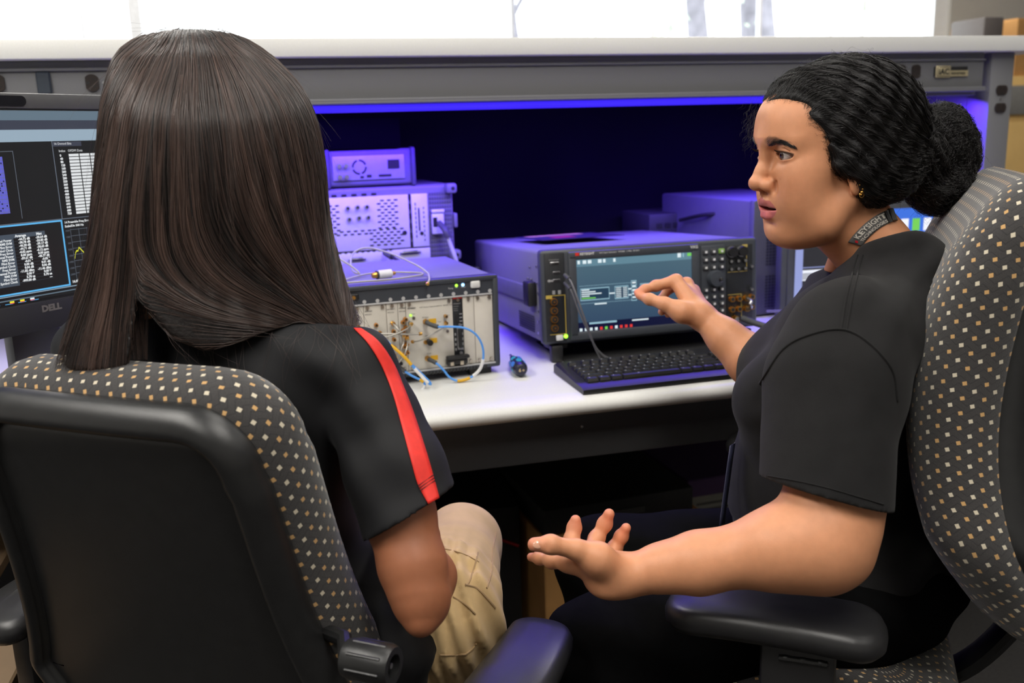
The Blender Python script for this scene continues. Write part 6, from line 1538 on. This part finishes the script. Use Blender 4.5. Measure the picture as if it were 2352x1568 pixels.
np_mesh('body', sub1(parts), [skin, eye_m], w1, [pl1(b1P), h1C, pl1(a1P), pl1(a2P)] + [c for _, _, c in eyes1])
# ---- polo shirt with a red stripe down the sleeve
shirt_m = M('navy black sports cloth', (.0048, .005, .0062), .65, spec=.3, noise=.15, scale=40, bump=.15, bscale=2500, sheen=.02)
red_m = M('red stripe cloth', (.72, .022, .012), .6, noise=.12, scale=90, bump=.15, bscale=2000)
hemC = pd(944, 1168, 1.035); axs = hemC - Rs; axs /= np.linalg.norm(axs)
F = Field(t1(.05, .02, .8) - np.array((.36, .34, .33)), t1(.05, .02, .8) + np.array((.36, .34, .34)), .003)
trunk1(F, .006)
F.chain([t1(-.01, .04, .985), t1(-.01, .11, .96), Rs + np.array((0, 0, -.004))], [.056, .052, .044], k=.03); F.chain([t1(-.01, -.04, .985), t1(-.01, -.11, .965), Ls], [.056, .054, .054], k=.03)
F.chain([Rs, pd(862, 960, 1.06), pd(905, 1080, 1.045), hemC + axs * .035], [.044, .0455, .053, .0625], k=.02); F.chain([Ls, Ls * .45 + Ll * .55], [.056, .062], k=.02)
F.chain([t1(-.0, 0, .97), t1(-.0, 0, 1.06)], [.066, .06], k=.03)
def folds1(X, Y, Z):
    r_ = X * R1[0] + Y * R1[1]; f_ = X * F1[0] + Y * F1[1]
    return .004 * np.sin(55 * r_ + 26 * Z + 2 * np.sin(22 * Z)) * np.clip((1.0 - Z) * 5, .1, 1) + .002 * np.sin(85 * Z + 60 * r_)
F.chain([pd(860, 1470, 1.17), pd(908, 1545, 1.12)], [.07, .045], k=.05); F.cone(pd(905, 1480, 1.13), pd(965, 1455, 1.15), .04, .02, k=.04)
F.fn(folds1)
hn = np.cross(pd(1042, 1112, 1.03) - pd(842, 1232, 1.03), _F); hn /= np.linalg.norm(hn); hn = hn if hn @ axs > 0 else -hn
cut_sleeve(F, pd(942, 1174, 1.03), hn, hemC + axs * .045, .105)
F.chain([hemC - axs * .05, hemC + axs * .05], [.049, .055], k=.002, op='s')
axl = Ll - Ls; axl /= np.linalg.norm(axl); cut_sleeve(F, Ls * .45 + Ll * .55, axl, Ls * .45 + Ll * .55 + axl * .05, .09)
F.plane(t1(0, 0, .565), (0, 0, -1)); F.plane(t1(-.03, 0, 1.05), (F1[0] * .3, F1[1] * .3, 1)); F.chain([t1(-.0, 0, 1.02), t1(-.0, 0, 1.12)], [.054, .054], k=.004, op='s')
sP, sQ = F.mesh(); sP = relax(sP, sQ, 2, .5); SF1 = F
shirt1 = np_mesh('polo_shirt', sub1([(sP, sQ, 0)]), [shirt_m], w1)
lE = [(812, 753), (845, 788), (876, 838), (903, 905), (925, 985), (945, 1060), (960, 1112), (984, 1157)]; rE = [(830, 754), (868, 782), (903, 832), (928, 890), (951, 950), (977, 1030), (994, 1088), (1009, 1143)]
le, re_ = dense(lE, 60), dense(rE, 60); rows = []
for a, c in zip(le, re_): rows.append([hit_world(SF1, a.x + (c.x - a.x) * w, a.y + (c.y - a.y) * w, .0012) for w in np.linspace(0, 1, 6)])
rows = np.array(rows)
for it in range(2): rows[1:-1] = rows[1:-1] * .5 + (rows[:-2] + rows[2:]) * .25
b = MB(); b.grid([[Vector(v - wo1) for v in r_] for r_ in rows]); st = b.build('sleeve_stripe', red_m, shirt1, recalc=False); _s = st.modifiers.new('thickness', 'SOLIDIFY'); _s.thickness = .0012; _s.offset = 0
b = MB(); i0 = 51; vd = CAMP - rows[i0, 2]; vd /= np.linalg.norm(vd)
for k in range(14):
    for j in range(3): a = rows[i0 + j, 0] * (1 - k / 13) + rows[i0 + j, -1] * k / 13; b.ball(Vector(a + vd * .0014 - wo1), .0007, n=6)
b.build('hem_stitching', M('dark thread', (.02, .008, .01), .7), st)
# ---- khaki trousers
kh = M('khaki cotton', srgb(205, 174, 126), .85, spec=.2, noise=.08, scale=30, bump=.3, bscale=1600, sheen=.1)
F = Field(t1(.25, 0, .36) - np.array((.5, .55, .38)), t1(.25, 0, .36) + np.array((.5, .5, .42)), .0045)
F.ell(t1(.03, 0, .55), (.11, .17, .09), rot=[F1, R1, (0, 0, 1)], k=.05)
for a, m_, c, e in ((hipR1, midR, kneeR1, ftR), (hipL1, midL, kneeL1, ftL)):
    F.chain([a, m_, c], [.095, .084, .060], k=.03); F.chain([c, c * .5 + e * .5 + F1 * 0, e + (0, 0, -.02)], [.054, .058, .052], k=.02)
def foldk(X, Y, Z):
    q = (X * F1[0] + Y * F1[1]); r_ = (X * R1[0] + Y * R1[1]); near = np.exp(-((q - (F1 @ (midR * (1, 1, 0)) - .03)) / .10) ** 2)
    return (.0045 * np.sin(130 * q + 70 * Z + 30 * np.sin(12 * r_)) + .003 * np.sin(95 * r_ - 120 * q)) * near + .0012 * np.sin(60 * q - 50 * r_)
F.fn(foldk)
kP, kQ = F.mesh(); kP = relax(kP, kQ, 1, .5); KF = F
trou = np_mesh('trousers', sub1([(kP, kQ, 0)]), [kh], w1)
khs = M('khaki seam', srgb(168, 140, 102), .85)
def kseam(pts, r_, name='seam'):
    q = [hit_world(KF, x, y, r_ * .4, .85, 1.6) for x, y in [(v.x, v.y) for v in smooth_path([(x, y, 0) for x, y in pts], 6)]]
    return MB().tube([Vector(v - wo1) for v in q], r_, 6).build(name, khs, trou)
kseam([(1006, 1258), (1040, 1264), (1075, 1276), (1100, 1290)], .0007); kseam([(1098, 1268), (1090, 1300), (1078, 1335), (1068, 1345)], .0011); kseam([(1140, 1222), (1132, 1265), (1130, 1310), (1118, 1350)], .0011)
kseam([(1068, 1342), (1095, 1350), (1118, 1372), (1138, 1395)], .0014, 'pocket_flap'); kseam([(1040, 1370), (1070, 1388), (1092, 1410)], .0012); kseam([(1012, 1504), (1045, 1504), (1070, 1502)], .0012); kseam([(1070, 1502), (1085, 1490), (1094, 1478)], .0012)
for e in (ftR, ftL):
    F = Field(e - np.array((.12, .12, .12)), e + np.array((.22, .26, .06)), .005); F.cone(e + (0, 0, -.055), e + F1 * .16 + np.array((0, 0, -.065)), .043, .033, k=.02); F.plane((0, 0, .004), (0, 0, -1)); p_, q_ = F.mesh(); np_mesh('shoe', sub1([(p_, q_, 0)]), [M('white sneaker', (.5, .5, .5), .6)], w1)

# ---- long straight hair, gathered over the right shoulder ------------------------------------------
rng = np.random.default_rng(5)
SEC = np.array([(-.0718, 1.2419, 1.3573, .008, .006), (-.0728, 1.241, 1.3526, .0379, .02), (-.0734, 1.2395, 1.3453, .0624, .037), (-.0724, 1.2364, 1.3328, .0816, .056), (-.0691, 1.2265, 1.3166, .0958, .078), (-.0604, 1.2116, 1.2849, .1147, .103), (-.058, 1.1985, 1.2536, .1234, .117), (-.0576, 1.1913, 1.2227, .1281, .118), (-.0601, 1.1772, 1.1818, .132, .113), (-.0639, 1.1635, 1.1413, .1345, .105), (-.0661, 1.1495, 1.1011, .1396, .094), (-.068, 1.1355, 1.0613, .1485, .082), (-.0692, 1.1186, 1.0327, .1551, .070), (-.0692, 1.1016, 1.0047, .1638, .058), (-.068, 1.0894, .976, .1736, .05), (-.0658, 1.077, .9476, .1834, .045)])[::-1]
eR, eV = np.array((.9987, .051, 0)), np.array((-.051, .9987, 0))
F = Field((-.30, .98, .90), (.17, 1.37, 1.38), .0034)
_z = np.linspace(SEC[0, 2], SEC[-1, 2], 160); _d = np.stack([np.interp(_z, SEC[:, 2], SEC[:, k]) for k in range(5)], 1)
_lo = int(np.searchsorted(_z, 1.315))
for _i in range(60): _d[1:_lo] = _d[1:_lo] * .5 + (_d[:_lo - 1] + _d[2:_lo + 1]) * .25
SEC0 = SEC; _d[:, 2] = _z; SEC = _d
def hair_shell(X, Y, Z):
    ip = lambda k: np.interp(Z, SEC[:, 2], SEC[:, k])
    dx, dy = X - ip(0), Y - ip(1); A = dx * eR[0] + dy * eR[1]; B_ = dx * eV[0] + dy * eV[1]; r_, b_ = ip(3), ip(4)
    q = np.sqrt((A / r_) ** 2 + (B_ / b_) ** 2); v = (q - 1) * np.minimum(r_, b_)
    th = np.arctan2(B_ / b_, A / r_); amp = np.clip((1.30 - Z) / .2, 0, 1)
    amp = amp * np.clip((Z - 1.10) / .08, .12, 1)
    v = v + amp * (.0022 * np.sin(21 * th + 2.5 * np.sin(5 * th) + 9 * Z) + .0016 * np.sin(47 * th - 6 * Z + 3 * np.sin(7 * th)))
    return np.maximum(v, (Z - 1.3573) * .8)
F.d[:] = 0; F.fn(hair_shell)
ZB = np.array([(-.3, .976), (-.112, .976), (-.103, 1.0), (-.093, 1.05), (-.083, 1.041), (-.06, 1.009), (-.028, .993), (-.004, .997), (.035, 1.0085), (.074, 1.015), (.137, .998), (.3, .995)])
sl, X, Y, Z = F.win(F.lo, F.lo + F.h * F.n); aG = X * eR[0] + Y * eR[1]
F.comb(sl, (np.interp(aG, ZB[:, 0], ZB[:, 1]) - Z).astype(f32), .006, 'i')
F.ell(g2w((112, 0, -25)), (.062, .056, .105), rot=HA1, k=.01, op='s')
HF1 = F; hP, hQ = F.mesh(-.0022)
brown_hair = M('dark brown hair mass', (.009, .0065, .006), .5, spec=.35, noise=.4, scale=150, bump=.4, bscale=300)
hair1 = np_mesh('hair', sub1([(hP, hQ, 0)]), [brown_hair], w1)
EP = np.array((.097, 1.045, .990))
def flow1(p):
    a = p @ eR; z = p[:, 2]; d = np.tile(np.array((0, 0, -1.)), (len(p), 1)); d = d - eR * (.10 * np.clip((-.02 - a) / .1, 0, 1))[:, None]
    aL = np.interp(z, [1.0, 1.08, 1.2, 1.3], [-.098, -.095, -.105, -.11]); grp = np.clip((a - aL) / .012, 0, 1)
    h = z - np.interp(a, ZB[:, 0], ZB[:, 1]); H = .10 + .20 * np.clip((a + .09) / .17, 0, 1)
    w = np.clip(1 - h / H, 0, 1); w = w * w * (3 - 2 * w) * grp
    to = EP - p; to /= np.maximum(np.linalg.norm(to, axis=1, keepdims=True), 1e-6)
    return d * (1 - w)[:, None] + to * (w * 1.25)[:, None]
back = hP[((hP - np.array((-.065, 1.18, 0))) @ eV) < .085]
n1 = 15000; wt = np.clip((back[:, 2] - .97) / .2, .25, 1.0); roots = back[rng.choice(len(back), n1, p=wt / wt.sum())] + rng.normal(0, .002, (n1, 3)); off = rng.uniform(-.0038, .0012, n1)
S1 = grow(HF1, roots, flow1, 24, .0075, off)
lock = (3 * np.sin(roots @ eR * 110) + 2 * np.sin(roots[:, 2] * 35 + roots @ eR * 60))[:, None]
tt = np.linspace(0, 1, 24)[None]
S1 += eR * (np.sin(tt * 7 + lock + rng.normal(0, .4, (n1, 1))) * .0012 * tt)[..., None] + eV * (np.cos(tt * 5 + lock) * .001 * tt)[..., None]
# strands that reach the tip over the shoulder stop there
keep = []; kid = []
for si, s_ in enumerate(S1):
    dd = np.linalg.norm(s_ - EP, axis=1); k = np.argmax(dd < .012) if (dd < .012).any() else 24
    low = s_[:, 2] < .979
    if low.any(): k = min(k, int(np.argmax(low)))
    if k >= 5: keep.append(s_[:k] - wo1); kid.append(si)
hm1 = strand_mat('dark brown hair strands', (.052, .031, .0245), .32, .6, .45)
th0 = np.arctan2((roots - SEC0[9, :3]) @ eV, (roots - SEC0[9, :3]) @ eR); lockv = .55 * np.sin(23 * th0 + 3 * np.sin(6 * th0) + 8 * roots[:, 2]) + .4 * np.sin(57 * th0 + 4 * np.sin(9 * th0) - 10 * roots[:, 2]) + .3 * np.sin(131 * th0)
hair_curves('hair_strands', keep, .00022, hm1, hair1, .35, lockv[kid])
# stray hairs: along the outline and thinly across the back of the shirt
n3 = 260; base = hP[rng.integers(0, len(hP), n3)]; g = HF1.grad(base); u3 = np.linspace(0, 1, 16)[None, :, None]; fl = flow1(base); fl = fl - g * (fl * g).sum(1, keepdims=True); fl /= np.maximum(np.linalg.norm(fl, axis=1, keepdims=True), 1e-6)
S3 = base[:, None] + fl[:, None] * u3 * rng.uniform(.04, .12, (n3, 1, 1)) + g[:, None] * np.sin(u3 * 2.2) * rng.uniform(.002, .010, (n3, 1, 1))
wisps = []
for k in range(46):
    x0 = rng.uniform(330, 800); y0 = np.interp(x0, [330, 400, 470, 600, 800], [690, 755, 788, 752, 745]); x1 = x0 + rng.uniform(-60, 90); y1 = y0 + rng.uniform(40, 170); bow = rng.uniform(-30, 30)
    q = []
    for t in np.linspace(0, 1, 12): q.append(hit_world(SF1, x0 + (x1 - x0) * t + bow * math.sin(3 * t), y0 + (y1 - y0) * t, .0022))
    wisps.append(np.array(q))
lowl = []
for k in range(420):   # the free lock falling on the left
    x0 = rng.uniform(185, 290); x1 = x0 + rng.uniform(-14, 22) + (x0 - 240) * .25; d0 = rng.uniform(1.03, 1.08)
    lowl.append(np.array([pd(x0 + (x1 - x0) * t + 3 * math.sin(6 * t + k), 640 + 186 * t, d0 - .012 * t) for t in np.linspace(0, 1, 14)]))
for k in range(70):
    x0 = rng.uniform(296, 345); x1 = rng.uniform(305, 340); d0 = rng.uniform(1.025, 1.045)
    lowl.append(np.array([pd(x0 + (x1 - x0) * t, 640 + 186 * t, d0) for t in np.linspace(0, 1, 12)]))
hair_curves('stray_hair', [s_ - wo1 for s_ in S3] + [s_ - wo1 for s_ in wisps], .00010, hm1, hair1)
hair_curves('side_lock', [s_ - wo1 for s_ in lowl], .00024, hm1, hair1)
# ================================================================== boxes and cases under the bench
def under_box(name, x, y, z, rz, sx, sy, sz, mat, label, cat='box', kind_=0, group=None):
    t = empty(name, (x, y, z), (0, 0, rz), label, cat, group)
    b = MB(); b.box2(-sx / 2, sx / 2, 0, sy, 0, sz, .004, 2); b.build('carton_body' if cat == 'box' else 'shell', mat, t)
    return t
t = carton('cardboard_box', (.72, 1.80, 0), R(4), .40, .34, .352, 'large tan cardboard box under the bench printed with a black zig-zag wave mark')
b = MB(); P0 = [(-.148, .225), (-.132, .258), (-.119, .188), (-.103, .262), (-.088, .221), (-.073, .268), (-.059, .223)]
for (a, c) in zip(P0[:-1], P0[1:]):
    b.tube([Vector((a[0], -.0012, a[1])), Vector((c[0], -.0012, c[1]))], .0055, 8)
for (x, z) in P0: b.ball((x, -.0012, z), .0075, (1, .25, 1), 10)
b.build('wave_mark', M('black print', (.012, .012, .012), .7), t)
case = M('black ribbed case', (.012, .012, .013), .55, bump=.3, bscale=200)
t = under_box('equipment_case', .385, 1.90, .0, R(-4), .22, .36, .395, case, 'black equipment case with a red edge line under the bench beside the tan wave-marked box', 'case')
b = MB(); b.tube([Vector((-.10, -.003, .40)), Vector((.105, -.003, .30))], .0035, 8); b.build('red_cord', M('red cord', (.4, .01, .015), .5), t)
t = under_box('equipment_case', .71, 1.815, .354, R(4), .37, .30, .06, case, 'low black case lying on the tan wave-marked box', 'case')
b = MB(); b.box2(-.06, .06, -.002, .0, .02, .035, .0005, 1); b.build('case_label', M('dim grey label', (.06, .06, .06), .6), t)
t = empty('shipping_box', (1.075, 1.97, 0), (0, 0, R(3)), 'white printed box with a purple lid band under the bench behind the right woman', 'box')
wb = M('white printed card', (.34, .34, .3), .7, noise=.1, scale=30)
b = MB(); b.box2(-.13, .13, 0, .26, 0, .345, .003, 1); b.build('carton_body', wb, t)
b = MB(); b.box2(-.132, .132, -.002, .262, .325, .372, .003, 1); b.build('lid', M('purple print', (.10, .05, .16), .6), t)
b = MB()
for k in range(7): b.box(-.03, -.0008, .305 - .016 * k, .15 - .02 * ((k * 5) % 3), .0012, .006)
b.build('printed_lines', M('grey print', (.12, .12, .11), .7), t)
t = empty('wooden_tray', (.67, 2.16, .415), (0, 0, R(-4)), 'dim brown wooden tray on top of the stacked black cases', 'tray')
wd = M('brown wood', (.12, .06, .03), .6, noise=.2, scale=15)
b = MB(); b.box2(-.09, .09, 0, .015, 0, .03, .002); b.box2(-.09, .09, .17, .185, 0, .03, .002); b.box2(-.09, -.075, .0, .185, 0, .03, .002); b.box2(.075, .09, 0, .185, 0, .03, .002); b.box2(-.09, .09, 0, .185, 0, .006, .001); b.build('frame', wd, t)
t = under_box('equipment_case', .66, 2.02, .0, 0, .001, .001, .001, case, 'x') if False else None
b = MB(); b.box2(-.11, .11, 0, .2, 0, .41, .006); o = b.build('black_crate', case); o.location = (.67, 2.165, .004); tag(o, 'tall black crate at the back under the bench carrying the brown tray', 'crate')
# wooden pallet boards at far left behind the left chair
for k in range(3):
    b = MB(); b.box2(-.04, .04, 0, .7, 0, .02, .003, 1); o = b.build('wooden_plank', M('tan plank', (.2, .13, .07), .7, noise=.25, scale=9)); o.location = (-.78 + .13 * k, 1.25, .30 + .02 * k); o.rotation_euler = (R(28), 0, R(-20))
    tag(o, ['tan plank leaning behind the black chair shell, farthest left', 'middle tan plank leaning behind the black chair shell', 'tan plank leaning nearest the black chair shell edge'][k], 'plank', 'planks at far left')
